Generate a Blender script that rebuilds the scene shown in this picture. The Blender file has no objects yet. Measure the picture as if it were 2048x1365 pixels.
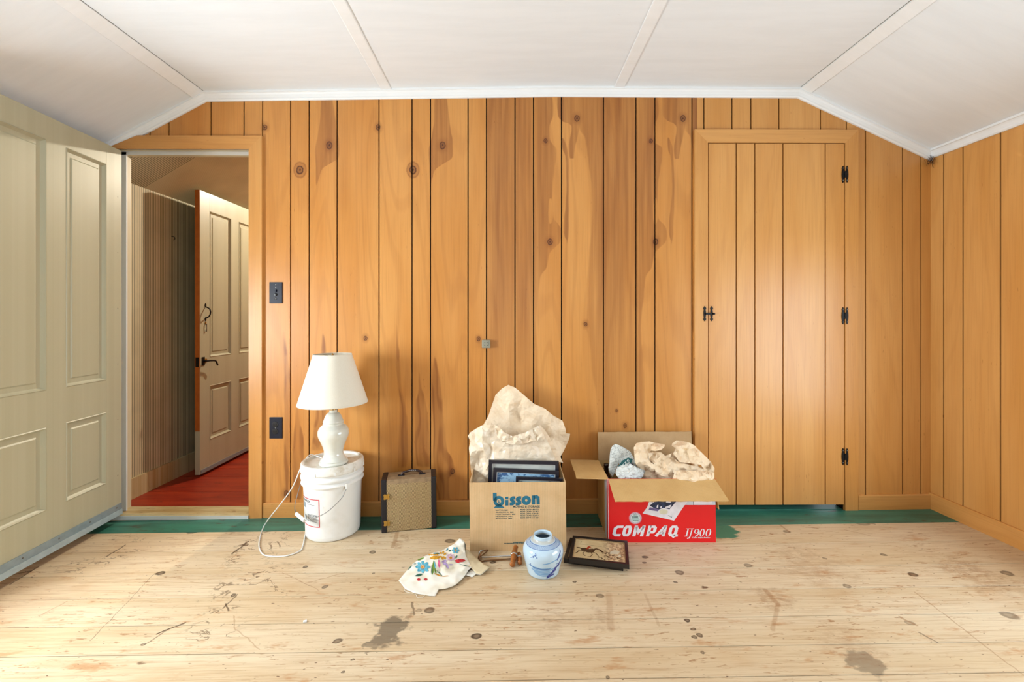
import bpy, bmesh, math, random
from mathutils import Vector, Matrix, noise as mnoise
from mathutils.geometry import delaunay_2d_cdt

# ------------------------------------------------------------------ camera
scene = bpy.context.scene
COL = scene.collection
FPX = 887.0            # focal length in pixels of the 2048 px wide frame
HC = 1.0857            # camera height
DW = 2.45              # camera to panelled wall
YAW = math.radians(0.39)
SL = 0.0102            # the old floor rises gently towards +X
HORIZON = 635.0
cam_d = bpy.data.cameras.new('camera')
cam_d.sensor_width = 36.0
cam_d.lens = FPX / 2048 * 36.0
cam_d.shift_y = -(682.5 - HORIZON) / 2048
cam_d.clip_start = 0.02
cam = bpy.data.objects.new('camera', cam_d)
COL.objects.link(cam)
cam.location = (0, -DW, HC)
cam.rotation_euler = (math.pi / 2, 0, -YAW)
scene.camera = cam

# ------------------------------------------------------------------ world, daylight, exposure
scene.view_settings.view_transform = 'Standard'
scene.view_settings.look = 'None'
scene.view_settings.gamma = 1.0
scene.view_settings.use_curve_mapping = False
scene.view_settings.exposure = 0.13
scene.cycles.max_bounces = 5
scene.cycles.diffuse_bounces = 3
scene.cycles.glossy_bounces = 2
scene.cycles.adaptive_threshold = 0.05
scene.cycles.adaptive_min_samples = 16
world = bpy.data.worlds.new('World')
scene.world = world
world.use_nodes = True
world.node_tree.nodes['Background'].inputs[0].default_value = (0.85, 0.93, 1.0, 1)
world.node_tree.nodes['Background'].inputs[1].default_value = 1.0

XL, XR = -2.27, 2.345        # side walls
YB = -4.9                    # wall behind the camera
# window openings: (a0, a1, z0, z1); a = Y on the side walls, X on the wall behind the camera
WIN_L = (-1.50, -0.93, 0.62, 1.32)
WIN_L2 = (-2.85, -2.05, 0.50, 1.35)
WIN_R = (-2.50, -0.80, 0.38, 1.40)
WIN_B = (-1.1, 1.1, 0.75, 1.95)  # opening of the added, unseen rear window


def daylight(name, loc, rot, sx, sy, power, color):
    l = bpy.data.lights.new(name, 'AREA')
    l.shape = 'RECTANGLE'
    l.size, l.size_y = sx, sy
    l.energy = power
    l.color = color
    o = bpy.data.objects.new(name, l)
    COL.objects.link(o)
    o.location = loc
    o.rotation_euler = rot
    return o


R90 = math.pi / 2
daylight('daylight_west', (XL - 0.10, (WIN_L[0] + WIN_L[1]) / 2, (WIN_L[2] + WIN_L[3]) / 2), (R90, 0, -R90),
         WIN_L[1] - WIN_L[0], WIN_L[3] - WIN_L[2], 78, (0.80, 0.92, 1.0))
daylight('daylight_east', (XR + 0.10, (WIN_R[0] + WIN_R[1]) / 2, (WIN_R[2] + WIN_R[3]) / 2), (R90, 0, R90),
         WIN_R[1] - WIN_R[0], WIN_R[3] - WIN_R[2], 47, (0.76, 0.90, 1.0))
daylight('added_fill_rear', ((WIN_B[0] + WIN_B[1]) / 2, YB - 0.10, (WIN_B[2] + WIN_B[3]) / 2), (R90, 0, 0),  # fill light added behind the camera to even out the room
         WIN_B[1] - WIN_B[0], WIN_B[3] - WIN_B[2], 8, (0.76, 0.90, 1.0))
daylight('daylight_west_far', (XL - 0.10, (WIN_L2[0] + WIN_L2[1]) / 2, (WIN_L2[2] + WIN_L2[3]) / 2), (R90, 0, -R90),
         WIN_L2[1] - WIN_L2[0], WIN_L2[3] - WIN_L2[2], 16, (0.80, 0.92, 1.0))


# ------------------------------------------------------------------ measuring helpers
def ray(x, y):
    u = (x - 1024) / FPX
    v = (HORIZON - y) / FPX
    return Vector((u * math.cos(YAW) + math.sin(YAW), math.cos(YAW) - u * math.sin(YAW), v))


O = Vector((0, -DW, HC))


def atY(x, y, Y=0.0):
    r = ray(x, y)
    return O + r * ((Y + DW) / r.y)


def atX(x, y, X):
    r = ray(x, y)
    return O + r * (X / r.x)


def fl(x, y, h=0.0):
    """a photo point taken to lie at height h above the (sloping) floor"""
    r = ray(x, y)
    return O + r * ((HC - h) / (SL * r.x - r.z))


def fz(X):
    return SL * X


TILT = -math.atan(SL)


# ------------------------------------------------------------------ node graph helper
def lin(r, g, b):
    f = lambda c: (c / 255 / 12.92) if c / 255 <= 0.04045 else ((c / 255 + 0.055) / 1.055) ** 2.4
    return (f(r), f(g), f(b), 1.0)


class E:
    def __init__(s, g, k):
        s.g, s.k = g, k

    def _b(s, o, op, r=False):
        return s.g.m(op, o, s) if r else s.g.m(op, s, o)
    def __add__(s, o): return s._b(o, 'ADD')
    def __radd__(s, o): return s._b(o, 'ADD', True)
    def __sub__(s, o): return s._b(o, 'SUBTRACT')
    def __rsub__(s, o): return s._b(o, 'SUBTRACT', True)
    def __mul__(s, o): return s._b(o, 'MULTIPLY')
    def __rmul__(s, o): return s._b(o, 'MULTIPLY', True)
    def __truediv__(s, o): return s._b(o, 'DIVIDE')


class G:
    def __init__(s, name):
        s.mat = bpy.data.materials.new(name)
        s.mat.use_nodes = True
        s.nt = s.mat.node_tree
        s.bsdf = s.nt.nodes['Principled BSDF']

    def n(s, t):
        return s.nt.nodes.new(t)

    def put(s, sock, v):
        if isinstance(v, E):
            s.nt.links.new(v.k, sock)
        else:
            sock.default_value = v

    def m(s, op, a, b=0.0, c=None):
        n = s.n('ShaderNodeMath')
        n.operation = op
        s.put(n.inputs[0], a)
        s.put(n.inputs[1], b)
        if c is not None:
            s.put(n.inputs[2], c)
        return E(s, n.outputs[0])

    def sin(s, a): return s.m('SINE', a)
    def abs(s, a): return s.m('ABSOLUTE', a)
    def fract(s, a): return s.m('FRACT', a)
    def max(s, a, b): return s.m('MAXIMUM', a, b)
    def min(s, a, b): return s.m('MINIMUM', a, b)

    def vec(s, x, y, z):
        n = s.n('ShaderNodeCombineXYZ')
        for i, v in enumerate((x, y, z)):
            s.put(n.inputs[i], v)
        return E(s, n.outputs[0])

    def pos(s, space='world'):
        if space == 'world':
            v = E(s, s.n('ShaderNodeNewGeometry').outputs['Position'])
        else:
            v = E(s, s.n('ShaderNodeTexCoord').outputs['Object'])
        n = s.n('ShaderNodeSeparateXYZ')
        s.put(n.inputs[0], v)
        return v, E(s, n.outputs[0]), E(s, n.outputs[1]), E(s, n.outputs[2])

    def noise(s, v, scale=1.0, detail=2.0, rough=0.5, dist=0.0):
        n = s.n('ShaderNodeTexNoise')
        s.put(n.inputs['Vector'], v)
        n.inputs['Scale'].default_value = scale
        n.inputs['Detail'].default_value = detail
        n.inputs['Roughness'].default_value = rough
        n.inputs['Distortion'].default_value = dist
        return E(s, n.outputs[0])

    def vor(s, v, scale=1.0, feat='F1'):
        n = s.n('ShaderNodeTexVoronoi')
        n.feature = feat
        s.put(n.inputs['Vector'], v)
        n.inputs['Scale'].default_value = scale
        return E(s, n.outputs['Distance'])

    def ss(s, v, a, b, lo=0.0, hi=1.0):
        """smooth step of v from a (lo) to b (hi)"""
        n = s.n('ShaderNodeMapRange')
        n.interpolation_type = 'SMOOTHSTEP'
        s.put(n.inputs['Value'], v)
        if not isinstance(a, E) and not isinstance(b, E) and a > b:
            a, b, lo, hi = b, a, hi, lo
        s.put(n.inputs['From Min'], a)
        s.put(n.inputs['From Max'], b)
        n.inputs['To Min'].default_value = lo
        n.inputs['To Max'].default_value = hi
        return E(s, n.outputs['Result'])

    def mix(s, f, a, b, mode='MIX'):
        n = s.n('ShaderNodeMix')
        n.data_type = 'RGBA'
        n.blend_type = mode
        s.put(n.inputs[0], f)
        s.put(n.inputs[6], a)
        s.put(n.inputs[7], b)
        return E(s, n.outputs[2])

    def curve(s, v, pts):
        """v -> piecewise smooth curve; pts in 0..1 x 0..1"""
        n = s.n('ShaderNodeFloatCurve')
        s.put(n.inputs['Value'], v)
        c = n.mapping.curves[0]
        pts = sorted(pts)
        c.points[0].location = pts[0]
        c.points[1].location = pts[-1]
        for p in pts[1:-1]:
            c.points.new(*p)
        n.mapping.update()
        return E(s, n.outputs[0])

    def rand(s):
        return E(s, s.n('ShaderNodeObjectInfo').outputs['Random'])

    def bump(s, h, strength=0.3, dist=0.002):
        n = s.n('ShaderNodeBump')
        n.inputs['Strength'].default_value = strength
        n.inputs['Distance'].default_value = dist
        s.put(n.inputs['Height'], h)
        s.nt.links.new(n.outputs[0], s.bsdf.inputs['Normal'])

    def out(s, col=None, rough=0.5, metal=0.0, spec=0.5, coat=0.0, coatr=0.2):
        if col is not None:
            s.put(s.bsdf.inputs['Base Color'], col)
        s.put(s.bsdf.inputs['Roughness'], rough)
        s.bsdf.inputs['Metallic'].default_value = metal
        s.bsdf.inputs['Specular IOR Level'].default_value = spec
        s.bsdf.inputs['Coat Weight'].default_value = coat
        s.bsdf.inputs['Coat Roughness'].default_value = coatr
        return s.mat


M = {}


def plain(name, rgb, rough=0.5, metal=0.0, spec=0.5, var=0.06, scale=25, coat=0.0, bump=0.0):
    g = G(name)
    p, x, y, z = g.pos('object')
    nz = g.noise(p, scale, 3)
    c = lin(*rgb)
    d = tuple(v * (1 - var * 2) for v in c[:3]) + (1,)
    col = g.mix(g.ss(nz, 0.35, 0.65), c, d)
    if bump:
        g.bump(g.noise(p, scale * 6, 3), bump)
    M[name] = g.out(col, rough, metal, spec, coat)
    return M[name]


# ------------------------------------------------------------------ wood
def wood_base(g, u, v, c_light, c_mid, c_dark, seed=0.0, fig=1.0):
    """varnished birch: grain runs along v"""
    tone = g.noise(g.vec(u * 4.0, v * 0.55, seed), 1.0, 3, 0.55)
    cath = g.noise(g.vec(u * 3.6, v * 0.42, seed + 3.1), 1.0, 1.5, 0.45, 0.25)
    lines = g.sin(cath * 70.0)
    lines = g.ss(lines, 0.35, 1.0)
    fine = g.noise(g.vec(u * 150.0, v * 3.0, seed + 7), 1.0, 2, 0.6)
    fleck = g.noise(g.vec(u * 210.0, v * 26.0, seed + 11), 1.0, 1, 0.5)
    flmask = g.noise(g.vec(u * 5.0, v * 2.2, seed + 17), 1.0, 2)
    col = g.mix(g.ss(tone, 0.3, 0.7), c_light, c_mid)
    col = g.mix(lines * 0.13 * fig, col, c_dark)
    col = g.mix(g.ss(fine, 0.42, 0.75) * 0.16, col, c_dark)
    fk = g.ss(fleck, 0.70, 0.78) * g.ss(flmask, 0.5, 0.62)
    col = g.mix(fk * 0.6, col, c_dark)
    return col


WL, WM, WD = lin(212, 151, 81), lin(197, 131, 59), lin(142, 79, 30)
HEART = lin(124, 64, 24)
KNOT = lin(74, 30, 8)
ROUGH_W = 0.36


def z_norm(g, Zw, z0, z1):
    n = g.n('ShaderNodeMapRange')
    g.put(n.inputs['Value'], Zw)
    n.inputs['From Min'].default_value = z0
    n.inputs['From Max'].default_value = z1
    return E(g, n.outputs['Result'])


# figure of the veneer: rows of (crop y, left, right) measured in a zoomed crop
C1, S1 = (520, 180), 2.527
C2 = (940, 180)
C3, S3 = (520, 640), 3.4136
FIG = []           # (rows, crop offset, crop scale, softness, kind)
_A = [(45, 305, 370), (130, 303, 382), (215, 293, 392), (270, 283, 403), (330, 275, 400), (362, 277, 372),
      (385, 279, 335), (405, 280, 312), (440, 282, 300), (485, 286, 290)]
FIG.append((_A, C1, S1, 0.008, 'flame'))
FIG.append(([(y, l + 576, r + 574) for y, l, r in _A], C1, S1, 0.008, 'flame'))
_C = [(30, 318, 415), (120, 318, 420), (200, 318, 400), (270, 318, 412), (300, 318, 440), (400, 318, 430),
      (500, 318, 420), (620, 318, 418), (680, 318, 450), (730, 318, 464), (790, 318, 435), (830, 318, 402),
      (900, 318, 386), (960, 318, 353), (1050, 318, 345), (1200, 318, 336), (1365, 318, 345), (2200, 318, 350)]
_CIN = [(540, 404, 408), (570, 398, 416), (620, 395, 419), (660, 398, 416), (680, 404, 408)]
_D = [(235, 466, 470), (260, 464, 482), (330, 480, 496), (450, 487, 500), (600, 482, 500), (700, 474, 500), (760, 486, 494), (785, 488, 490)]
_E = [(30, 440, 680), (120, 440, 680), (160, 470, 575), (190, 512, 556), (250, 504, 542), (300, 498, 530), (358, 514, 524)]
_F = [(20, 545, 880), (190, 553, 880), (240, 583, 880), (400, 600, 880), (550, 618, 880), (650, 618, 880), (850, 600, 880),
      (1000, 595, 880), (1150, 588, 880), (1190, 584, 880), (1250, 600, 880), (1365, 610, 880), (1600, 640, 880), (2200, 636, 880)]
for _k in (-1, 0, 1):
    for _r, _s, _kd in ((_C, 0.010, 'heart'), (_CIN, 0.006, 'cut'), (_D, 0.008, 'heart'), (_E, 0.008, 'heart'), (_F, 0.014, 'heart')):
        FIG.append(([(y, l + 532 * _k, (min(r, 852) if r > 700 else r) + 532 * _k) for y, l, r in _r], C2, S1, _s, _kd))
for _r in ([(30, 926, 932), (100, 928, 938), (250, 926, 955), (450, 945, 970), (620, 955, 995), (800, 950, 1010), (1010, 940, 1000)],
           [(350, 1078, 1084), (450, 1082, 1100), (560, 1062, 1130), (700, 1056, 1150), (1010, 1060, 1165)],
           [(240, 1195, 1202), (320, 1182, 1215), (500, 1172, 1245), (700, 1180, 1255), (900, 1180, 1280), (1020, 1185, 1330), (1100, 1200, 1290), (1240, 1210, 1320)],
           [(60, 160, 168), (250, 162, 190), (500, 165, 208), (800, 160, 205), (1240, 170, 190)],
           [(90, 424, 430), (200, 415, 448), (320, 405, 455), (900, 345, 440)],
           [(560, 250, 258), (700, 240, 275), (900, 220, 300), (1240, 225, 270)]):
    FIG.append((_r, C3, S3, 0.012, 'low'))
# knots: photo x, y, radius, halo
KNOTS = [(658.5, 291, 8, 1), (885, 291, 8, 1), (600, 340, 9, 2), (826, 340, 9, 2), (530, 255, 6, 0), (756, 255, 6, 0),
         (1154, 237, 7, 0), (1366, 237, 7, 0), (1100, 484, 7, 0), (1311, 484, 7, 0), (1091, 282, 5, 0), (1302, 282, 5, 0),
         (1171, 649, 5, 0), (731, 677, 5, 0), (957, 678, 5, 0), (573, 988, 7, 0), (1233, 822, 3, 0), (905, 943, 6, 0), (1250, 852, 5, 0)]


def wall_wood(x_a, x_b):
    """varnished knotty panelling for the plank between x_a and x_b (only the figure that crosses it)"""
    g = G('knotty_birch_panelling')
    p, X, Y, Z = g.pos()
    col = wood_base(g, X, Z, WL, WM, WD)
    mid_zone = atY(970, 500).x < (x_a + x_b) / 2 < atY(1390, 500).x
    z0, z1 = -0.1, 2.45
    Xw = zn = streak = None
    masks = {}
    for rows, off, sc, soft, kind in FIG:
        if kind in ('heart', 'cut') and not mid_zone:
            continue
        if kind in ('flame', 'low') and mid_zone:
            continue
        L, R_ = [], []
        for cy, l, r in rows:
            py = off[1] + cy / sc
            a, b = atY(off[0] + l / sc, py), atY(off[0] + r / sc, py)
            t = (a.z - z0) / (z1 - z0)
            L.append((t, a.x))
            R_.append((t, b.x))
        lo, hi = min(v for t, v in L), max(v for t, v in R_)
        if hi < x_a - 0.02 or lo > x_b + 0.02:
            continue
        if Xw is None:
            warp = g.noise(g.vec(X * 9, 0.0, Z * 3.5), 1.0, 3, 0.6) - 0.5
            Xw = X + warp * 0.024
            zn = z_norm(g, Z + warp * 0.03, z0, z1)
            streak = g.noise(g.vec(X * 38, 1.0, Z * 1.1), 1.0, 2, 0.6)
        un = (Xw - lo) / (hi - lo)
        sf = soft / (hi - lo)
        m = None
        if max(v for t, v in L) > x_a - 0.02:
            m = g.ss(un - g.curve(zn, [(t, (v - lo) / (hi - lo)) for t, v in L]), -sf * 0.35, sf)
        if min(v for t, v in R_) < x_b + 0.02 and not (kind == 'heart' and rows[0][2] - rows[0][1] > 250 and False):
            m2 = g.ss(g.curve(zn, [(t, (v - lo) / (hi - lo)) for t, v in R_]) - un, -sf * 0.35, sf)
            m = m2 if m is None else m * m2
        ts = [t for t, v in L]
        zm = None
        if min(ts) > 0.06:
            zm = g.ss(zn, min(ts) - 0.002, min(ts) + 0.008)
        if max(ts) < 0.93:
            q = g.ss(zn, max(ts) + 0.002, max(ts) - 0.008)
            zm = q if zm is None else zm * q
        if zm is not None:
            m = zm if m is None else m * zm
        if m is None:
            m = g.m('ADD', 1.0, 0.0)
        m = m + m * (1 - m) * 1.1      # darker rim of the figure
        masks[kind] = g.max(masks[kind], m) if kind in masks else m
    if 'heart' in masks:
        h = masks['heart']
        if 'cut' in masks:
            h = h * (1 - masks['cut'])
        broad = g.noise(g.vec(X * 11, 2.0, Z * 0.5), 1.0, 2, 0.5)
        h = h * (0.20 + g.ss(streak, 0.30, 0.75) * 0.34 + g.ss(broad, 0.35, 0.7) * 0.30) * g.ss(Z, 0.1, 2.0, 0.45, 0.95)
        col = g.mix(h, col, HEART)
    if 'flame' in masks:
        col = g.mix(masks['flame'] * (0.34 + g.ss(streak, 0.35, 0.7) * 0.28), col, HEART)
    if 'low' in masks:
        swirl = g.ss(g.sin(g.noise(g.vec(X * 6, 0.0, Z * 1.2), 1.0, 2) * 60.0), 0.0, 1.0)
        col = g.mix(masks['low'] * (0.28 + swirl * 0.26 + g.ss(streak, 0.35, 0.7) * 0.22), col, HEART)
    kw = None
    for kx, ky, kr, halo in KNOTS:
        c = atY(kx, ky)
        r = kr * DW / FPX
        if c.x < x_a - r * 2.5 or c.x > x_b + r * 2.5:
            continue
        if kw is None:
            kw = g.noise(g.vec(X * 45, 0.0, Z * 45), 1.0, 2) - 0.5
            kp = g.vec(X * 1.25 + kw * 0.012, 0.0, Z + kw * 0.012)
        dn = g.n('ShaderNodeVectorMath')
        dn.operation = 'DISTANCE'
        g.put(dn.inputs[0], kp)
        dn.inputs[1].default_value = (c.x * 1.25, 0, c.z)
        d = E(g, dn.outputs['Value']) / r
        ring = g.ss(g.sin(d * 8.0 + 1.0), -0.2, 0.9)
        if halo == 2:
            col = g.mix(g.ss(d, 2.1, 1.7) * (0.36 + ring * 0.2), col, HEART)
        else:
            col = g.mix(g.ss(d, 2.6, 0.9) * 0.35, col, HEART)
        col = g.mix(g.ss(d, 1.15, 0.75) * (0.45 + ring * 0.55), col, KNOT)
    return g.out(col, ROUGH_W, spec=0.5)


def birch(name, uax, vax, light=1.0, seed=5.0):
    g = G(name)
    p, X, Y, Z = g.pos()
    ax = {'x': X, 'y': Y, 'z': Z}
    s = lambda c: tuple(min(1, v * light) for v in c[:3]) + (1,)
    col = wood_base(g, ax[uax], ax[vax], s(lin(218, 162, 94)), s(lin(205, 144, 73)), s(lin(152, 90, 36)), seed, 0.6)
    rnd = g.rand()
    col = g.mix(rnd * 0.12, col, s(lin(190, 122, 58)))
    M[name] = g.out(col, ROUGH_W, spec=0.5)


birch('birch_plain', 'x', 'z', 1.0, 5.0)
birch('birch_side', 'y', 'z', 1.02, 21.0)
birch('birch_door', 'x', 'z', 1.02, 33.0)
birch('birch_casing', 'x', 'z', 1.0, 41.0)
birch('birch_rail', 'z', 'x', 1.0, 47.0)
birch('birch_rail_side', 'z', 'y', 1.05, 53.0)
plain('groove_dark', (20, 7, 3), 0.9)


def pine_floor(y_a, y_b):
    """worn pine for the board between y_a and y_b (only the marks that lie on it)"""
    g = G('worn_pine_boards')
    p, X, Y, Z = g.pos()
    rnd = g.rand()
    off = rnd * 13.0
    tone = g.noise(g.vec(X * 0.9 + off, Y * 5.0, off), 1.0, 3, 0.6)
    grain = g.noise(g.vec(X * 5.0 + off, Y * 150.0, off), 1.0, 3, 0.65)
    dash = g.noise(g.vec(X * 16.0 + off, Y * 75.0, off + 5.0), 1.0, 3, 0.7)
    dmask = g.noise(g.vec(X * 2.4, Y * 4.0, 12.0), 1.0, 3, 0.6)
    cath = g.noise(g.vec(X * 0.55 + off, Y * 6.0, off), 1.0, 2, 0.5, 0.3)
    lines = g.ss(g.sin(cath * 80.0), 0.2, 1.0)
    wear = g.noise(g.vec(X * 3.0, Y * 5.0, 0.0), 1.0, 5, 0.65)
    col = g.mix(g.ss(tone, 0.3, 0.72), lin(222, 203, 172), lin(208, 183, 146))
    mid = g.noise(g.vec(X * 0.8 + off, Y * 38.0, off + 2.0), 1.0, 3, 0.65)
    col = g.mix(g.ss(mid, 0.48, 0.70) * 0.20, col, lin(176, 138, 98))
    col = g.mix(lines * 0.10, col, lin(182, 140, 92))
    col = g.mix(g.ss(grain, 0.45, 0.75) * 0.45, col, lin(164, 122, 80))
    col = g.mix(g.ss(wear, 0.55, 0.75) * 0.35, col, lin(190, 150, 104))
    warp = g.noise(g.vec(X * 14, Y * 20, 3.0), 1.0, 3, 0.6) - 0.5
    warp2 = g.noise(g.vec(X * 14, Y * 20, 9.0), 1.0, 3, 0.6) - 0.5
    col = g.mix(g.ss(dash, 0.585, 0.68) * g.ss(dmask, 0.42, 0.62, 0.25, 1.0) * 0.80, col, lin(152, 104, 62))
    # orange-brown amber marks, scattered
    amb = g.ss(g.noise(g.vec(X * 5.0, Y * 14.0, 8.0), 1.0, 4, 0.7), 0.57, 0.70)
    col = g.mix(amb * 0.55, col, lin(176, 116, 62))
    # scratches and specks
    spk = g.ss(g.noise(g.vec(X * 45, Y * 120, 2.0), 1.0, 1), 0.72, 0.78)
    col = g.mix(spk * 0.85, col, lin(96, 62, 36))
    # small random knots
    vo = g.vor(g.vec(X * 2.6 + warp * 0.15, Y * 5.2 + warp2 * 0.2, 1.0), 1.0)
    col = g.mix(g.ss(vo, 0.055, 0.03) * 0.85, col, lin(96, 64, 40))

    def dist(cx, cy, sx=1.0, sy=1.0, w=0.02):
        dn = g.n('ShaderNodeVectorMath')
        dn.operation = 'DISTANCE'
        g.put(dn.inputs[0], g.vec((X + warp * w) * sx, (Y + warp2 * w) * sy, 0.0))
        dn.inputs[1].default_value = (cx * sx, cy * sy, 0)
        return E(g, dn.outputs['Value'])
    # knots of the photographed boards: px, py, radius px, strength
    spots = [(385, 1064, 10, .9), (320, 1147, 8, .9), (745, 1105, 6, .7), (900, 1083, 9, .7), (612, 1134, 5, .8),
             (747, 1147, 3, .7), (650, 1174, 6, .7), (675, 1283, 8, .8), (951, 1273, 10, .9), (705, 1320, 4, .8), (859, 1222, 9, .7),
             (467, 1191, 5, .8), (287, 1290, 5, .7), (687, 1344, 4, .8), (1291, 1115, 6, .8), (1289, 1126, 4, .8), (1360, 1146, 9, .7),
             (1351, 1165, 4, .8), (1150, 1164, 4, .9), (1496, 1132, 8, .6), (1766, 1110, 6, .7), (1824, 1149, 8, .8), (1694, 1173, 7, .6),
             (1201, 1192, 8, .6), (1374, 1242, 6, .9), (1386, 1260, 5, .8), (1399, 1271, 6, .8), (1388, 1275, 5, .8), (2019, 1232, 14, .6),
             (2014, 1147, 10, .7), (1574, 1064, 7, .6), (1649, 1117, 4, .7), (1405, 1306, 4, .7), (1218, 1355, 4, .7), (1819, 1247, 9, .4),
             (985, 1125, 6, .9), (1724, 1047, 12, .5), (838, 1222, 6, .4), (490, 1090, 6, .7)]
    acc = None
    for sx, sy, r, k in spots:
        c = fl(sx, sy)
        rr = r * (c.y + DW) / FPX * 1.0
        if c.y < y_a - rr - 0.015 or c.y > y_b + rr + 0.015:
            continue
        dd = dist(c.x, c.y, 0.8, 1.0, 0.025)
        m = g.ss(dd, rr, rr * 0.75, 0.0, k) * g.ss(dd, rr * 0.25, rr * 0.6, 0.75, 1.0)
        acc = m if acc is None else g.max(acc, m)
    if acc is not None:
        col = g.mix(acc, col, lin(62, 42, 28))
    # grey stains
    st = None
    for sx, sy, rx, k in ((778, 1262, 38, .78), (750, 1288, 12, .6), (1735, 1328, 36, .6), (820, 1232, 10, .35), (1250, 1062, 10, .3)):
        c = fl(sx, sy)
        rr = rx * (c.y + DW) / FPX
        if c.y < y_a - rr * 1.4 - 0.07 or c.y > y_b + rr * 1.4 + 0.07:
            continue
        m = g.ss(dist(c.x, c.y, 1.0, 0.75, 0.14), rr, rr * 0.72, 0.0, k)
        st = m if st is None else g.max(st, m)
    if st is not None:
        col = g.mix(st, col, lin(104, 92, 76))
    br = None
    for sx, sy, rx, k in ((1949, 1150, 60, .45), (1545, 1195, 34, .4), (1620, 1130, 70, .3), (1200, 1240, 26, .35), (805, 1080, 20, .5), (1100, 1245, 40, .25), (1700, 1290, 60, .25)):
        c = fl(sx, sy)
        rr = rx * (c.y + DW) / FPX
        if c.y < y_a - rr * 1.7 - 0.12 or c.y > y_b + rr * 1.7 + 0.12:
            continue
        patch = g.noise(g.vec(X * 22, Y * 46, 5.0), 1.0, 4, 0.7)
        m = g.ss(dist(c.x, c.y, 1.0, 0.8, 0.3), rr * 1.2, rr * 0.4, 0.0, k) * g.ss(patch, 0.35, 0.6)
        br = m if br is None else g.max(br, m)
    if br is not None:
        col = g.mix(br, col, lin(140, 92, 52))
    # scratches and dark gouges: x0 y0 x1 y1, width px, strength
    for x0_, y0_, x1_, y1_, wp, k in ((290, 1290, 340, 1258, 2.2, .6), (315, 1268, 370, 1246, 3.4, .85), (213, 1114, 250, 1091, 2.6, .8), (465, 1108, 496, 1084, 2.6, .85), (310, 1147, 180, 1283, 1.0, .55),
                                      (468, 1232, 468, 1255, 1.6, .4), (468, 1255, 520, 1300, 1.6, .4), (445, 1218, 475, 1190, 2.2, .7), (455, 1223, 452, 1208, 2.2, .8), (1830, 1185, 2048, 1352, 2.2, .45),
                                      (565, 1146, 640, 1182, 1.2, .45), (1800, 1235, 1832, 1252, 4.0, .5), (1838, 1266, 1875, 1286, 3.0, .55), (1218, 1190, 1222, 1260, 9.0, .28), (1290, 1190, 1318, 1252, 4.0, .25),
                                      (800, 1050, 785, 1095, 5.0, .45), (610, 1168, 690, 1146, 1.6, .5), (825, 1206, 829, 1230, 3.0, .6), (80, 1232, 135, 1203, 2.2, .4), (20, 1170, 75, 1135, 2.2, .7), (0, 1155, 60, 1143, 2.6, .7),
                                      (1530, 1180, 1556, 1210, 7.0, .45), (1556, 1210, 1545, 1260, 6.0, .35), (1700, 1043, 1750, 1049, 2.4, .7), (1560, 1050, 1580, 1066, 3.0, .5), (1690, 1060, 1740, 1072, 2.0, .4)):
        a, b = fl(x0_, y0_), fl(x1_, y1_)
        if max(a.y, b.y) < y_a - 0.03 or min(a.y, b.y) > y_b + 0.03:
            continue
        w = wp * ((a.y + b.y) / 2 + DW) / FPX
        dx, dy = b.x - a.x, b.y - a.y
        L2 = dx * dx + dy * dy
        px_, py_ = X + warp * 0.018 - a.x, Y + warp2 * 0.018 - a.y
        t = g.min(g.max((px_ * dx + py_ * dy) * (1.0 / L2), 0.0), 1.0)
        ex_, ey_ = px_ - t * dx, py_ - t * dy
        d = g.m('SQRT', ex_ * ex_ + ey_ * ey_)
        col = g.mix(g.ss(d, w, w * 0.4) * k, col, lin(80, 56, 36) if k > 0.5 else lin(150, 104, 64))
    # thin dark water marks wandering over the boards near the doorway
    reg = None
    for sx, sy, rx in ((520, 1095, 60), (500, 1180, 75), (430, 1255, 55), (455, 1215, 40), (200, 1110, 60)):
        c = fl(sx, sy)
        rr = rx * (c.y + DW) / FPX
        if c.y < y_a - rr * 1.6 - 0.08 or c.y > y_b + rr * 1.6 + 0.08:
            continue
        m = g.ss(dist(c.x, c.y, 1.0, 0.8, 0.2), rr * 1.2, rr * 0.7)
        reg = m if reg is None else g.max(reg, m)
    if reg is not None:
        wob = g.noise(g.vec(X * 5.5, Y * 9.0, 6.0), 1.0, 4, 0.62, 0.6)
        line = g.ss(g.abs(wob - 0.5), 0.016, 0.006)
        brk = g.ss(g.noise(g.vec(X * 9, Y * 9, 7.0), 1.0, 2), 0.40, 0.52)
        col = g.mix(line * reg * brk * 0.65, col, lin(92, 62, 36))
    # the ragged rest of green paint beside the printer box
    c = fl(1440, 1062)
    if y_b > c.y - 0.02:
        gp = g.ss(dist(c.x, c.y, 0.9, 1.0, 0.10), 0.085, 0.07)
        col = g.mix(gp * g.ss(Y, c.y - 0.09, c.y - 0.07), col, lin(62, 128, 104))
    g.bump(grain * 0.6 + wear * 0.4, 0.12, 0.002)
    return g.out(col, 0.42, spec=0.45)




def painted_boards(name, c1, c2, cw, wlo=0.60, whi=0.68, rough=0.4):
    g = G(name)
    p, X, Y, Z = g.pos()
    a = g.noise(g.vec(X * 2.0, Y * 14, 1.0), 1.0, 4, 0.65)
    w = g.noise(g.vec(X * 8.0, Y * 26, 4.0), 1.0, 5, 0.7)
    col = g.mix(g.ss(a, 0.35, 0.65), lin(*c1), lin(*c2))
    col = g.mix(g.ss(w, wlo, whi) * 0.8, col, lin(*cw))
    g.bump(w, 0.1)
    M[name] = g.out(col, rough)


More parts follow.
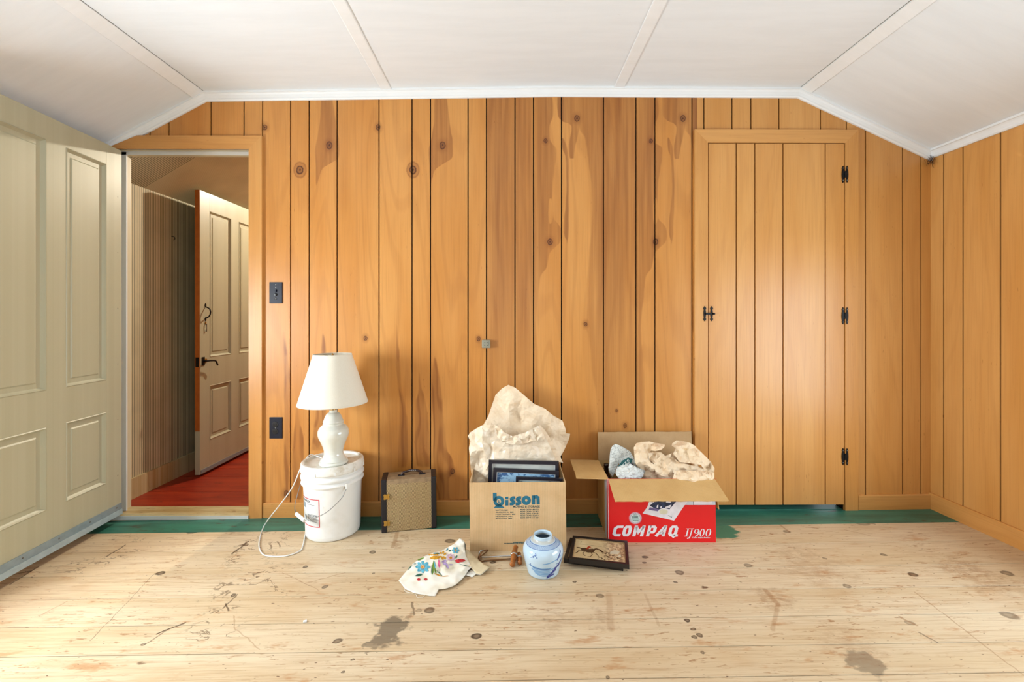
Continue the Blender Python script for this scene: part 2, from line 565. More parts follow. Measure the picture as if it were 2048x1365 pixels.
painted_boards('green_paint', (58, 130, 110), (44, 98, 84), (72, 60, 44), 0.57, 0.66)
painted_boards('red_paint', (168, 52, 20), (136, 32, 12), (96, 30, 14))
painted_boards('threshold_wood', (206, 190, 146), (176, 148, 98), (120, 84, 44))
painted_boards('cream_paint', (216, 204, 172), (208, 195, 162), (196, 180, 146), 0.66, 0.8)
painted_boards('door_cream', (184, 181, 154), (178, 174, 146), (200, 188, 158), 0.70, 0.85)
painted_boards('white_paint', (228, 230, 228), (220, 221, 218), (200, 196, 186), 0.70, 0.85)
painted_boards('ceiling_white', (234, 238, 241), (230, 234, 237), (222, 225, 226), 0.66, 0.9, 0.6)
painted_boards('trim_white', (240, 242, 243), (236, 238, 238), (206, 202, 194), 0.70, 0.8, 0.45)


def wallpaper(name, ax, per, c1=(206, 190, 152), c2=(128, 122, 96), k=0.75):
    g = G(name)
    p, X, Y, Z = g.pos()
    a = {'x': X, 'y': Y}[ax]
    w = g.abs(g.fract(a * (1.0 / per)) - 0.5)
    t = g.noise(p, 5, 3)
    base = g.mix(g.ss(t, 0.3, 0.7), lin(*c1), lin(*[v * 0.93 for v in c1]))
    col = g.mix(g.ss(w, 0.24, 0.16) * k, base, lin(*c2))
    M[name] = g.out(col, 0.7)


wallpaper('striped_paper', 'y', 0.0135, (208, 192, 154), (104, 100, 80), 0.85)
wallpaper('ceiling_paper', 'y', 0.0125, (208, 192, 154), (176, 160, 126), 0.35)


# ------------------------------------------------------------------ geometry helpers
def ob(name, bm, mat, parent=None, smooth=False, loc=None, rot=None):
    me = bpy.data.meshes.new(name)
    bmesh.ops.recalc_face_normals(bm, faces=bm.faces[:])
    bm.to_mesh(me)
    bm.free()
    if smooth:
        for p in me.polygons:
            p.use_smooth = True
    o = bpy.data.objects.new(name, me)
    me.materials.append(M[mat] if isinstance(mat, str) else mat)
    COL.objects.link(o)
    if parent is not None:
        o.parent = parent
    if loc is not None:
        o.location = loc
    if rot is not None:
        o.rotation_euler = rot
    return o


def sharp(o, ang=35):
    """smooth shading with crisp edges"""
    me = o.data
    bm = bmesh.new()
    bm.from_mesh(me)
    for e in bm.edges:
        if len(e.link_faces) == 2 and e.calc_face_angle(0) > math.radians(ang):
            e.smooth = False
    bm.to_mesh(me)
    bm.free()
    for p in me.polygons:
        p.use_smooth = True
    return o


def tag(o, label=None, cat=None, group=None, kind=None):
    for k, v in (('label', label), ('category', cat), ('group', group), ('kind', kind)):
        if v:
            o[k] = v
    return o


def thing(name, label, cat, loc=(0, 0, 0), rot=(0, 0, 0), group=None, kind=None):
    o = bpy.data.objects.new(name, None)
    o.empty_display_size = 0.1
    COL.objects.link(o)
    o.location = loc
    o.rotation_euler = rot
    return tag(o, label, cat, group, kind)


def box(bm, x0, x1, y0, y1, z0, z1, bev=0.0, mat=None):
    vs = [bm.verts.new((x, y, z)) for z in (z0, z1) for x, y in ((x0, y0), (x1, y0), (x1, y1), (x0, y1))]
    fs = [bm.faces.new([vs[i] for i in f]) for f in ((3, 2, 1, 0), (4, 5, 6, 7), (0, 1, 5, 4), (1, 2, 6, 5), (2, 3, 7, 6), (3, 0, 4, 7))]
    if bev:
        bmesh.ops.bevel(bm, geom=list({e for f in fs for e in f.edges}), offset=bev, segments=2, affect='EDGES', profile=0.6)
    if mat is not None:
        bmesh.ops.transform(bm, matrix=mat, verts=vs)
    return vs


def bx(*a, **k):
    bm = bmesh.new()
    box(bm, *a, **k)
    return bm


def prism(pts, a0, a1, axis='y', bm=None):
    """polygon (2D) extruded: axis y -> pts are (x,z); x -> (y,z); z -> (x,y)"""
    bm = bm or bmesh.new()
    def mk(p, a):
        return {'y': (p[0], a, p[1]), 'x': (a, p[0], p[1]), 'z': (p[0], p[1], a)}[axis]
    A = [bm.verts.new(mk(p, a0)) for p in pts]
    B = [bm.verts.new(mk(p, a1)) for p in pts]
    n = len(pts)
    bm.faces.new(A)
    bm.faces.new(B[::-1])
    for i in range(n):
        bm.faces.new((A[i], B[i], B[(i + 1) % n], A[(i + 1) % n]))
    return bm


def lathe(prof, n=48, bm=None, cap=True):
    bm = bm or bmesh.new()
    rings = []
    for r, z in prof:
        if r < 1e-6:
            rings.append([bm.verts.new((0, 0, z))])
        else:
            rings.append([bm.verts.new((r * math.cos(2 * math.pi * i / n), r * math.sin(2 * math.pi * i / n), z)) for i in range(n)])
    for a, b in zip(rings, rings[1:]):
        for i in range(n):
            j = (i + 1) % n
            if len(a) == 1 and len(b) == 1:
                continue
            if len(a) == 1:
                bm.faces.new((a[0], b[i], b[j]))
            elif len(b) == 1:
                bm.faces.new((a[i], b[0], a[j]))
            else:
                bm.faces.new((a[i], b[i], b[j], a[j]))
    return bm


def spline(pts, n=10):
    pts = [Vector(p) for p in pts]
    out = []
    P = [pts[0] * 2 - pts[1]] + pts + [pts[-1] * 2 - pts[-2]]
    for i in range(1, len(P) - 2):
        a, b, c, d = P[i - 1], P[i], P[i + 1], P[i + 2]
        for k in range(n):
            t = k / n
            out.append(0.5 * ((2 * b) + (c - a) * t + (2 * a - 5 * b + 4 * c - d) * t * t + (3 * b - a - 3 * c + d) * t ** 3))
    out.append(pts[-1])
    return out


def tube(pts, r, n=8, bm=None):
    bm = bm or bmesh.new()
    pts = [Vector(p) for p in pts]
    rs = r if isinstance(r, (list, tuple)) else [r] * len(pts)
    up = None
    rings = []
    for i, p in enumerate(pts):
        t = (pts[min(i + 1, len(pts) - 1)] - pts[max(i - 1, 0)]).normalized()
        if up is None:
            up = t.orthogonal().normalized()
        up = (up - t * up.dot(t)).normalized()
        s = t.cross(up)
        rings.append([bm.verts.new(p + (up * math.cos(2 * math.pi * k / n) + s * math.sin(2 * math.pi * k / n)) * rs[i]) for k in range(n)])
    for a, b in zip(rings, rings[1:]):
        for k in range(n):
            bm.faces.new((a[k], b[k], b[(k + 1) % n], a[(k + 1) % n]))
    bm.faces.new(rings[0][::-1])
    bm.faces.new(rings[-1])
    return bm


def lerp_line(pts, x):
    for (xa, za), (xb, zb) in zip(pts, pts[1:]):
        if x <= xb or (xb, zb) == pts[-1]:
            return za + (zb - za) * (x - xa) / (xb - xa)


# ------------------------------------------------------------------ room lines measured on the photograph
_p = lambda x, y: (atY(x, y).x, atY(x, y).z)
BRK_L, MIDP, BRK_R, END_R = _p(414, 187), _p(1110, 177.5), _p(1594, 180), _p(1866, 308)
sl_l = (BRK_L[1] - _p(240, 284 - 4)[1]) / (BRK_L[0] - _p(240, 284)[0])
END_L = (XL, BRK_L[1] + sl_l * (XL - BRK_L[0]))
sl_r = (END_R[1] - BRK_R[1]) / (END_R[0] - BRK_R[0])
END_R = (XR, BRK_R[1] + sl_r * (XR - BRK_R[0]))
CEIL = [END_L, BRK_L, MIDP, BRK_R, END_R]
ceil_z = lambda x: lerp_line(CEIL, x)

# ---- floor
floor = ob('floor', prism([(XL - 0.1, fz(XL - 0.1) - 0.03), (XR + 0.1, fz(XR + 0.1) - 0.03), (XR + 0.1, fz(XR + 0.1) - 0.10), (XL - 0.1, fz(XL - 0.1) - 0.10)], YB - 0.1, 0.0, 'y'), 'groove_dark')
tag(floor, 'worn pale pine floorboards with knots and stains running across the room', 'floor', kind='structure')
seams = [fl(1000, y).y for y in (1057, 1095, 1142, 1187, 1242, 1300, 1362)]
random.seed(4)
while seams[-1] > YB:
    seams.append(seams[-1] - random.uniform(0.14, 0.19))


def plank_floor(y0, y1, mat, x0=XL + 0.005, x1=XR - 0.005, parent=floor, zoff=0.0, gap=0.0014):
    bm = bmesh.new()
    t = 0.026
    b = 0.0004
    xs = (x0, x1)
    vs = []
    prof = [(y0 + gap, -t), (y0 + gap, -b), (y0 + gap + b, 0), (y1 - gap - b, 0), (y1 - gap, -b), (y1 - gap, -t)]
    for x in xs:
        vs.append([bm.verts.new((x, y, fz(x) + z + zoff)) for y, z in prof])
    n = len(prof)
    bm.faces.new(vs[0])
    bm.faces.new(vs[1][::-1])
    for i in range(n):
        j = (i + 1) % n
        bm.faces.new((vs[0][i], vs[1][i], vs[1][j], vs[0][j]))
    return ob('floorboard', bm, mat, parent)


gp = plank_floor(seams[0], 0.0, 'green_paint')
gp['label'] = 'green painted edge board along the panelled wall'
for a, b in zip(seams, seams[1:]):
    plank_floor(b, a, pine_floor(b, a))

# ---- panelled wall facing the camera
DOOR = dict(x0=-2.165, x1=atY(501, 600).x, ztop=atY(400, 300).z)            # room doorway opening
CLO = dict(x0=atY(1413, 600).x, x1=atY(1686, 600).x, ztop=atY(1550, 288).z)  # closet opening
TB = 0.07
bm = bmesh.new()


def slab(xa, xb, zb, top=None):
    xs = sorted({xa, xb} | {x for x, z in CEIL if xa < x < xb})
    pts = [(xa, zb), (xb, zb)] + [(x, ceil_z(x) + 0.01) for x in reversed(xs)]
    prism(pts, 0.0085, TB, 'y', bm)


slab(XL - 0.05, DOOR['x0'] - 0.02, -0.1)
slab(DOOR['x0'] - 0.02, DOOR['x1'] + 0.02, DOOR['ztop'] + 0.02)
slab(DOOR['x1'] + 0.02, CLO['x0'] - 0.01, -0.1)
slab(CLO['x0'] - 0.01, CLO['x1'] + 0.01, CLO['ztop'] + 0.01)
slab(CLO['x1'] + 0.01, XR + 0.05, -0.1)
wall_back = ob('wall_back', bm, 'groove_dark')
tag(wall_back, 'honey-coloured knotty wood panelled wall facing the camera', 'wall', kind='structure')

GR = [300, 338, 422, 488, 525, 581, 618, 674, 758, 824, 861, 936, 973, 1030, 1067, 1123, 1207, 1272, 1310, 1384, 1394, 1408,
      1464, 1502, 1558, 1641, 1693, 1731, 1805, 1842]
gx = [XL] + [atY(g, 620).x for g in GR] + [XR]
GAP = 0.0034
for i, (xa, xb) in enumerate(zip(gx, gx[1:])):
    pxm = (([150] + GR + [1870])[i] + ([150] + GR + [1870])[i + 1]) / 2
    over_door = pxm < 520
    over_clo = 1394 < pxm < 1690
    zb = atY(400, 289).z if over_door else (atY(1500, 275).z if over_clo else fz(xa) + 0.002)
    g_l = GAP if i else 0
    g_r = GAP if xb < XR - 0.01 else 0
    if ([150] + GR)[i] == 1384:
        g_r = 0.0008
    if ([150] + GR)[i] == 1394:
        g_l = 0.0008
    a, b = xa + g_l, xb - g_r
    xs = sorted({a, b} | {x for x, z in CEIL if a < x < b})
    if ceil_z(a) < zb + 0.01 and over_door:      # triangle under the slope
        s = (zb + 0.0 - BRK_L[1]) / sl_l + BRK_L[0]
        if s >= b:
            continue
        xs = [max(a, s)] + [x for x in xs if x > s]
    pts = [(xs[0], zb), (b, zb)] + [(x, ceil_z(x) - 0.004) for x in reversed(xs)]
    if abs(pts[-1][1] - zb) < 0.006:
        pts = pts[:-1]
    m = 'birch_plain' if pxm > 1394 else wall_wood(a, b)
    ob('plank', prism(pts, 0.0, 0.008, 'y'), m, wall_back)

# ---- crown moulding
PROF = [(0.0, 0.0), (0.0, -0.030), (0.011, -0.030), (0.013, -0.024), (0.020, -0.019), (0.034, -0.014), (0.040, -0.014), (0.047, -0.009), (0.047, 0.0)]


def crown(name, A, B, parent, axis):
    bm = bmesh.new()
    rows = []
    for P in (A, B):
        if axis == 'x':      # runs along X on the back wall
            rows.append([bm.verts.new((P[0], y, P[1] - n)) for n, y in PROF])
        else:                # runs along Y on the right wall
            rows.append([bm.verts.new((XR + y, P[0], P[1] - n - 0.6 * y * sl_r * 0)) for n, y in PROF])
    k = len(PROF)
    bm.faces.new(rows[0])
    bm.faces.new(rows[1][::-1])
    for i in range(k):
        j = (i + 1) % k
        bm.faces.new((rows[0][i], rows[1][i], rows[1][j], rows[0][j]))
    return ob(name, bm, 'trim_white', parent)


trim1 = thing('trim_1', 'white moulding along the edge of the ceiling', 'moulding', kind='structure')
for A, B in zip(CEIL, CEIL[1:]):
    crown('crown_moulding', A, B, trim1, 'x')
crown('crown_moulding', (0.0, END_R[1] + 0.012), (YB, END_R[1] + 0.012), trim1, 'y')

# ---- ceiling of boards, sloped at both sides
ceiling = thing('ceiling', 'off-white boarded ceiling sloping down at both sides', 'ceiling', kind='structure')
B1, B2 = atY(775, 180).x, atY(1236, 178).x
cx = [END_L[0] - 0.1, BRK_L[0], B1, B2, BRK_R[0], END_R[0] + 0.1]
czf = lambda x: (END_L[1] + sl_l * (x - END_L[0])) if x < BRK_L[0] else ((END_R[1] + sl_r * (x - END_R[0])) if x > BRK_R[0] else ceil_z(x))
for i, (a, b) in enumerate(zip(cx, cx[1:])):
    xs = [a] + [x for x, z in CEIL if a < x < b] + [b]
    lowr = [(x, czf(x)) for x in xs]
    pts = lowr + [(x, z + 0.04) for x, z in reversed(lowr)]
    ob('ceiling_panel', prism(pts, YB - 0.05, TB, 'y'), 'ceiling_white', ceiling)


def batten(xa, xb, t, name='batten'):
    za, zb = czf(xa), czf(xb)
    e = 0.004 * (1 if xb > xa else -1)
    pts = [(xa, za + 0.004), (xa, za - t * 0.75), (xa + e, za - t), (xb - e, zb - t), (xb, zb - t * 0.7), (xb, zb + 0.004)]
    ob(name, prism(pts, YB, 0.0, 'y'), 'trim_white', ceiling)


batten(B1 - 0.028, B1 + 0.028, 0.006)
batten(B2 - 0.028, B2 + 0.028, 0.006)
batten(BRK_L[0] - 0.060, BRK_L[0] - 0.001, 0.006)
batten(BRK_R[0] + 0.003, BRK_R[0] + 0.060, 0.006)
plain('joint_grey', (110, 108, 102), 0.8)
# open joint at the two breaks
for xk, s in ((BRK_L[0], 1), (BRK_R[0], 1)):
    z = czf(xk)
    ob('joint_line', bx(xk - 0.0006, xk + 0.0006, YB, -0.03, z - 0.0015, z + 0.002), 'joint_grey', ceiling)


# ---- side walls and the wall behind the camera
def wall_with_hole(axis, pos, thick, a0, a1, win, ztop, mat, name):
    bm = bmesh.new()
    w0, w1, z0, z1 = win
    for (p0, p1, q0, q1) in ((a0, w0, -0.1, ztop), (w1, a1, -0.1, ztop), (w0, w1, -0.1, z0), (w0, w1, z1, ztop)):
        if axis == 'x':
            box(bm, pos, pos + thick, p0, p1, q0, q1)
        else:
            box(bm, p0, p1, pos, pos + thick, q0, q1)
    return ob(name, bm, mat)


bm = bmesh.new()
for p0, p1, q0, q1 in ((YB - 0.05, WIN_L2[0], -0.1, 9), (WIN_L2[1], WIN_L[0], -0.1, 9), (WIN_L[1], 0.0, -0.1, 9), (WIN_L2[0], WIN_L2[1], -0.1, WIN_L2[2]), (WIN_L[0], WIN_L[1], -0.1, WIN_L[2]),
                       (WIN_L2[0], WIN_L2[1], WIN_L2[3], 9), (WIN_L[0], WIN_L[1], WIN_L[3], 9)):
    box(bm, XL - 0.09, XL, p0, p1, q0, min(q1, END_L[1] + 0.05))
wl = ob('wall_left', bm, 'birch_side')
tag(wl, 'panelled knee wall behind the open cream door', 'wall', kind='structure')
wb = wall_with_hole('y', YB, -0.09, XL - 0.05, XR + 0.05, WIN_B, 2.5, 'birch_plain', 'wall_front')
tag(wb, 'panelled wall behind the camera', 'wall', kind='structure')
wr = wall_with_hole('x', XR + 0.0085, 0.09, YB - 0.05, 0.0, WIN_R, END_R[1] + 0.05, 'groove_dark', 'wall_right')
tag(wr, 'honey-coloured plain birch panelled side wall', 'wall', kind='structure')
gy = [0.0] + [atX(g, 620, XR).y for g in (1887, 1926, 2001)]
wds = [0.155, 0.10, 0.21, 0.16, 0.24, 0.155, 0.10]
while gy[-1] > YB:
    gy.append(gy[-1] - wds[len(gy) % 7])
gy[-1] = YB
for a, b in zip(gy, gy[1:]):
    ya, yb = b + GAP, a - (GAP if a < 0 else 0)
    cuts = [(0.0 + fz(XR), END_R[1] + 0.01)]
    if ya < WIN_R[1] and yb > WIN_R[0]:
        cuts = [(fz(XR), WIN_R[2]), (WIN_R[3], END_R[1] + 0.01)]
    for za, zb in cuts:
        ob('plank', bx(XR, XR + 0.008, ya, yb, za, zb), 'birch_side', wr)


def window(name, axis, pos, d, win, label):
    w0, w1, z0, z1 = win
    root = thing(name, label, 'window', kind='structure')
    def bar(nm, p0, p1, q0, q1, t0=-0.02, t1=0.03):
        if axis == 'x':
            o = ob(nm, bx(min(pos + d * t0, pos + d * t1), max(pos + d * t0, pos + d * t1), p0, p1, q0, q1), 'white_paint', root)
        else:
            o = ob(nm, bx(p0, p1, min(pos + d * t0, pos + d * t1), max(pos + d * t0, pos + d * t1), q0, q1), 'white_paint', root)
    bar('casing', w0 - 0.07, w0, z0 - 0.07, z1 + 0.07, -0.02, 0.0)
    bar('casing', w1, w1 + 0.07, z0 - 0.07, z1 + 0.07, -0.02, 0.0)
    bar('casing', w0, w1, z1, z1 + 0.07, -0.02, 0.0)
    bar('sill', w0 - 0.09, w1 + 0.09, z0 - 0.03, z0, -0.05, 0.03)
    zm = (z0 + z1) / 2
    bar('meeting_rail', w0, w1, zm - 0.018, zm + 0.018, 0.02, 0.05)
    wm = (w0 + w1) / 2
    bar('muntin', wm - 0.01, wm + 0.01, z0, z1, 0.03, 0.05)
    return root


window('window_1', 'x', XL, -1, WIN_L, 'low sash window in the knee wall beside the cream door')
window('window_4', 'x', XL, -1, WIN_L2, 'second low sash window further along the knee wall')
window('window_2', 'x', XR, 1, WIN_R, 'low wide sash window in the birch side wall')
window('window_3_added', 'y', YB, -1, WIN_B, 'unseen sash window added behind the camera for even light')


# ---- baseboards
def baseboard(name, A, B, h, label, axis='x'):
    bm = bmesh.new()
    pr = [(0.0, 0.0), (-0.013, 0.0), (-0.013, h - 0.003), (-0.010, h), (0.0, h)]
    rows = []
    for P in (A, B):
        if axis == 'x':
            rows.append([bm.verts.new((P, y, fz(P) + z)) for y, z in pr])
        else:
            rows.append([bm.verts.new((XR + y, P, fz(XR) + z)) for y, z in pr])
    k = len(pr)
    bm.faces.new(rows[0])
    bm.faces.new(rows[1][::-1])
    for i in range(k):
        j = (i + 1) % k
        bm.faces.new((rows[0][i], rows[1][i], rows[1][j], rows[0][j]))
    o = ob(name, bm, 'birch_rail' if axis == 'x' else 'birch_rail_side')
    return tag(o, label, 'baseboard', kind='structure')


baseboard('baseboard_back', atY(529, 1020).x, atY(1386, 1000).x, 0.080, 'wooden baseboard under the knotty panelling')
baseboard('baseboard_corner', atY(1714, 1000).x, XR - 0.013, 0.080, 'short wooden baseboard beside the closet')
baseboard('baseboard_right', 0.0, YB, 0.088, 'wooden baseboard along the birch side wall', 'y')


# ---- casings
def casing(name, x0, x1, ztop, w, label, z0f, left=True, depth=0.018):
    root = thing(name, label, 'door casing', kind='structure')
    y0, y1 = -depth, 0.0
    if left:
        ob('casing_side', prism([(x0 - w, z0f(x0)), (x0, z0f(x0)), (x0, ztop), (x0 - w, ztop + w)], y0, y1), 'birch_casing', root)
    ob('casing_side', prism([(x1, z0f(x1)), (x1 + w, z0f(x1)), (x1 + w, ztop + w), (x1, ztop)], y0, y1), 'birch_casing', root)
    if left:
        hp = [(x0, ztop), (x1, ztop), (x1 + w, ztop + w), (x0 - w, ztop + w)]
    else:      # cut back under the sloping ceiling
        xa, xb = x0 - 0.03, (ztop + w + 0.040 - BRK_L[1]) / sl_l + BRK_L[0]
        za = ztop
        hp = [(xa, ztop), (x1, ztop), (x1 + w, ztop + w), (xb, ztop + w), (xa, max(ztop + 0.002, BRK_L[1] + sl_l * (xa - BRK_L[0]) - 0.040))]
    ob('casing_head', prism(hp, y0, y1), 'birch_rail', root)
    return root


wd = atY(1413, 600).x - atY(1387, 600).x
casing('trim_2', CLO['x0'], CLO['x1'], CLO['ztop'], wd, 'flat wooden casing around the plank closet door', fz)
casing('trim_3', DOOR['x0'], DOOR['x1'], DOOR['ztop'], atY(528, 600).x - atY(502, 600).x, 'flat wooden casing around the open hall doorway', lambda x: fz(x), left=False)

# ---- door jambs, stops and threshold of the hall doorway
jm = thing('trim_4', 'cream painted jambs and white stops inside the hall doorway', 'door jamb', kind='structure')
x0, x1, zt = DOOR['x0'], DOOR['x1'], DOOR['ztop']
ob('jamb', bx(x0 - 0.02, x0, -0.004, TB + 0.01, 0.0, zt), 'cream_paint', jm)
ob('jamb', bx(x1, x1 + 0.02, -0.004, TB + 0.01, fz(x1), zt), 'white_paint', jm)
ob('head_jamb', bx(x0 - 0.02, x1 + 0.02, -0.004, TB + 0.01, zt, zt + 0.02), 'cream_paint', jm)
ob('door_stop', bx(x0, x0 + 0.022, 0.030, TB + 0.01, 0.01, zt), 'cream_paint', jm)
ob('door_stop', bx(x1 - 0.012, x1, 0.030, TB + 0.01, 0.01, zt), 'white_paint', jm)
ob('door_stop', bx(x0, x1, 0.030, TB + 0.01, zt - 0.012, zt), 'cream_paint', jm)
# white weather strip on the stops
ob('weather_strip', bx(x0 + 0.001, x0 + 0.044, 0.022, 0.030, 0.012, zt - 0.004), 'white_paint', jm)
ob('weather_strip', bx(x0 + 0.001, x1 - 0.001, 0.022, 0.030, zt - 0.020, zt - 0.001), 'white_paint', jm)
ob('weather_strip', bx(x1 - 0.016, x1 - 0.001, 0.022, 0.030, 0.012, zt - 0.004), 'white_paint', jm)
thr = ob('threshold', prism([(-0.022, -0.03), (-0.022, 0.004), (-0.014, 0.010), (0.08, 0.012), (0.08, -0.03)], x0 - 0.04, x1 + 0.002, 'x'), 'threshold_wood', jm)
ob('threshold_edge', bx(x0 - 0.04, x1 + 0.002, -0.026, -0.0215, -0.018, 0.004), 'white_paint', jm)


# ---- panelled doors
def panel_door(root, w, h, th, hrows, mat, edge_mat=None):
    """leaf in local x (0..w), y (0..th), z (0..h)"""
    st, mu = 0.100, 0.095
    pw = (w - 2 * st - mu) / 2
    cols = [(st, st + pw), (st + pw + mu, w - st)]
    for nm, a, b in (('stile', 0, st), ('stile', w - st, w)):
        ob(nm, bx(a, b, 0, th, 0, h, bev=0.0015), edge_mat if (edge_mat and a == 0 and False) else mat, root)
    zs = [0] + [z for r in hrows for z in r] + [h]
    for k in range(0, len(zs), 2):
        ob('rail', bx(st, w - st, 0, th, zs[k], zs[k + 1]), mat, root)
    for z0, z1 in hrows:
        ob('mullion', bx(st + pw, st + pw + mu, 0, th, z0, z1), mat, root)
        for a, b in cols:
            bm = bmesh.new()
            box(bm, a, b, 0.011, th - 0.011, z0, z1)
            # raised field on both faces
            q = 0.036
            for (ya, yb) in ((0.011, 0.0065), (th - 0.011, th - 0.0065)):
                v = [bm.verts.new(p) for p in ((a + q, ya, z0 + q), (b - q, ya, z0 + q), (b - q, ya, z1 - q), (a + q, ya, z1 - q))]
                q2 = q + 0.006
                v2 = [bm.verts.new(p) for p in ((a + q2, yb, z0 + q2), (b - q2, yb, z0 + q2), (b - q2, yb, z1 - q2), (a + q2, yb, z1 - q2))]
                for i in range(4):
                    bm.faces.new((v[i], v[(i + 1) % 4], v2[(i + 1) % 4], v2[i]))
                bm.faces.new(v2)
            pn = ob('panel', bm, mat, root)
            bm = bmesh.new()
            e = 0.016
            for (ya, yb, yc) in ((0.0005, 0.004, 0.0115), (th - 0.0005, th - 0.004, th - 0.0115)):
                loops = []
                for (o_, yy) in ((0, ya), (0.004, ya - (0.003 if ya < th / 2 else -0.003)), (0.009, yb), (e, yc)):
                    loops.append([bm.verts.new(p) for p in ((a + o_, yy, z0 + o_), (b - o_, yy, z0 + o_), (b - o_, yy, z1 - o_), (a + o_, yy, z1 - o_))])
                for L, N in zip(loops, loops[1:]):
                    for i in range(4):
                        bm.faces.new((L[i], L[(i + 1) % 4], N[(i + 1) % 4], N[i]))
            ob('panel_moulding', bm, mat, pn)


hinge = atY(231, 700, -0.02)
door1 = thing('door_1', 'large cream painted panel door swung open into the room', 'door', kind='structure',
              loc=(hinge.x - 0.004, -0.024, 0.034), rot=(0, 0, -R90 + math.atan(0.0766)))
# local x runs from hinge towards the camera; the +X face is local y = 0.038
DH = 1.958
panel_door(door1, 0.755, DH, 0.038, [(0.183, 0.557), (0.722, 1.852)], 'door_cream')
plain('sweep_grey', (152, 170, 178), 0.35, 0.3)
plain('strip_blue', (170, 186, 190), 0.5)
sw = ob('door_sweep', bx(0.004, 0.752, 0.0385, 0.0435, 0.012, 0.045, bev=0.001), 'sweep_grey', door1)
ob('sweep_brush', bx(0.004, 0.752, 0.0385, 0.0465, -0.016, 0.012), 'strip_blue', sw)
plain('screw_steel', (120, 118, 112), 0.4, 0.8)
for k in range(5):
    ob('screw', lathe([(0, 0.0015), (0.003, 0.001), (0.004, 0)], 10), 'screw_steel', sw, loc=(0.04 + k * 0.165, 0.0435, 0.030), rot=(-R90, 0, 0))
for k in range(6):
    ob('nail_head', lathe([(0, 0.0008), (0.002, 0.0005), (0.003, 0)], 8), 'screw_steel', door1, loc=(0.026, 0.0382, 0.2 + k * 0.3), rot=(-R90, 0, 0))

# ---- hall behind the doorway
HW = -2.29
HF = -0.016
hall_floor = ob('floor_hall', bx(HW - 0.1, -0.7, 0.08, 2.4, -0.12, HF - 0.03), 'groove_dark')
tag(hall_floor, 'red painted floorboards of the hall beyond the doorway', 'floor', kind='structure')
hs = [0.08, fl(400, 985).y, fl(430, 955.5).y, 0.80, 1.06, 1.42, 1.75, 2.1, 2.4]
for a, b in zip(hs, hs[1:]):
    ob('floorboard', bx(HW, -0.75, a + 0.0015, b - 0.0015, HF - 0.03, HF, bev=0.002), 'red_paint', hall_floor)
HT = HC + 0.812
hw = tag(ob('wall_hall', bx(HW - 0.06, HW, TB, 2.4, -0.1, HT), 'striped_paper'), 'striped wallpapered hall wall seen through the doorway', 'wall', kind='structure')
HS = 0.60
bm = prism([(HW - 0.06, HT - 0.03), (HW, HT), (HW + 1.6, HT + 1.6 * HS), (HW + 1.6, HT + 1.6 * HS + 0.05), (HW - 0.06, HT + 0.05)], TB, 0.345, 'y')
hc = tag(ob('ceiling_hall', bm, 'striped_paper'), 'sloping papered ceiling of the hall', 'ceiling', kind='structure')
bm = prism([(HW - 0.06, HT - 0.03), (HW, HT), (HW + 1.6, HT + 1.6 * HS), (HW + 1.6, HT + 1.6 * HS + 0.05), (HW - 0.06, HT + 0.05)], 0.347, 2.4, 'y')
ob('paper_sheet', bm, 'ceiling_paper', hc)
hb = tag(ob('baseboard_hall', bx(HW, HW + 0.014, TB + 0.01, 1.40, HF, HF + 0.125), 'threshold_wood'), 'tan painted baseboard of the hall', 'baseboard', kind='structure')
plain('nail_dark', (60, 50, 36), 0.6)
hk = atX(343, 473, HW)
ob('wall_hook', tube(spline([(HW, hk.y, hk.z), (HW + 0.02, hk.y, hk.z - 0.005), (HW + 0.022, hk.y, hk.z - 0.02), (HW + 0.012, hk.y, hk.z - 0.024)], 5), 0.0022, 6), 'nail_dark', hw)
# far and right hall walls (with the second doorway) keep the light of the next room in shape
bm = bmesh.new()
box(bm, HW - 0.06, -0.70, 2.4, 2.48, -0.1, 2.8)
box(bm, HW, -2.16, 1.40, 1.48, -0.1, 2.0)
tag(ob('wall_hall_far', bm, 'birch_plain'), 'far hall wall with the doorway of the second door', 'wall', kind='structure')
tag(ob('wall_hall_side', bx(-0.76, -0.70, TB, 2.4, -0.1, 2.8), 'birch_side'), 'plain side wall of the hall', 'wall', kind='structure')

near = fl(408, 952, -0.0)
plain('varnish_orange', (186, 98, 28), 0.35)
door2 = thing('door_2', 'cream panel door with black iron latch standing open in the hall', 'door', kind='structure',
              loc=(-2.119, 0.605, 0.003), rot=(0, 0, R90))
# local x runs away from the camera, local y = 0 is the visible +X face (y grows towards the wall)
panel_door(door2, 0.78, 1.958, 0.034, [(0.215, 0.60), (0.80, 1.835)], 'door_cream')
ob('varnished_edge', bx(-0.0015, 0.0, 0.001, 0.033, 0.30, 1.957), 'varnish_orange', door2)
s2 = ob('door_sweep', bx(0.01, 0.77, -0.004, -0.0005, 0.004, 0.030), 'sweep_grey', door2)
plain('black_iron', (26, 24, 24), 0.45, 0.6, bump=0.2)
plain('old_brass', (168, 128, 60), 0.35, 0.9)


def dz(y):
    return HC - (y - HORIZON) / FPX * 3.09 - 0.003


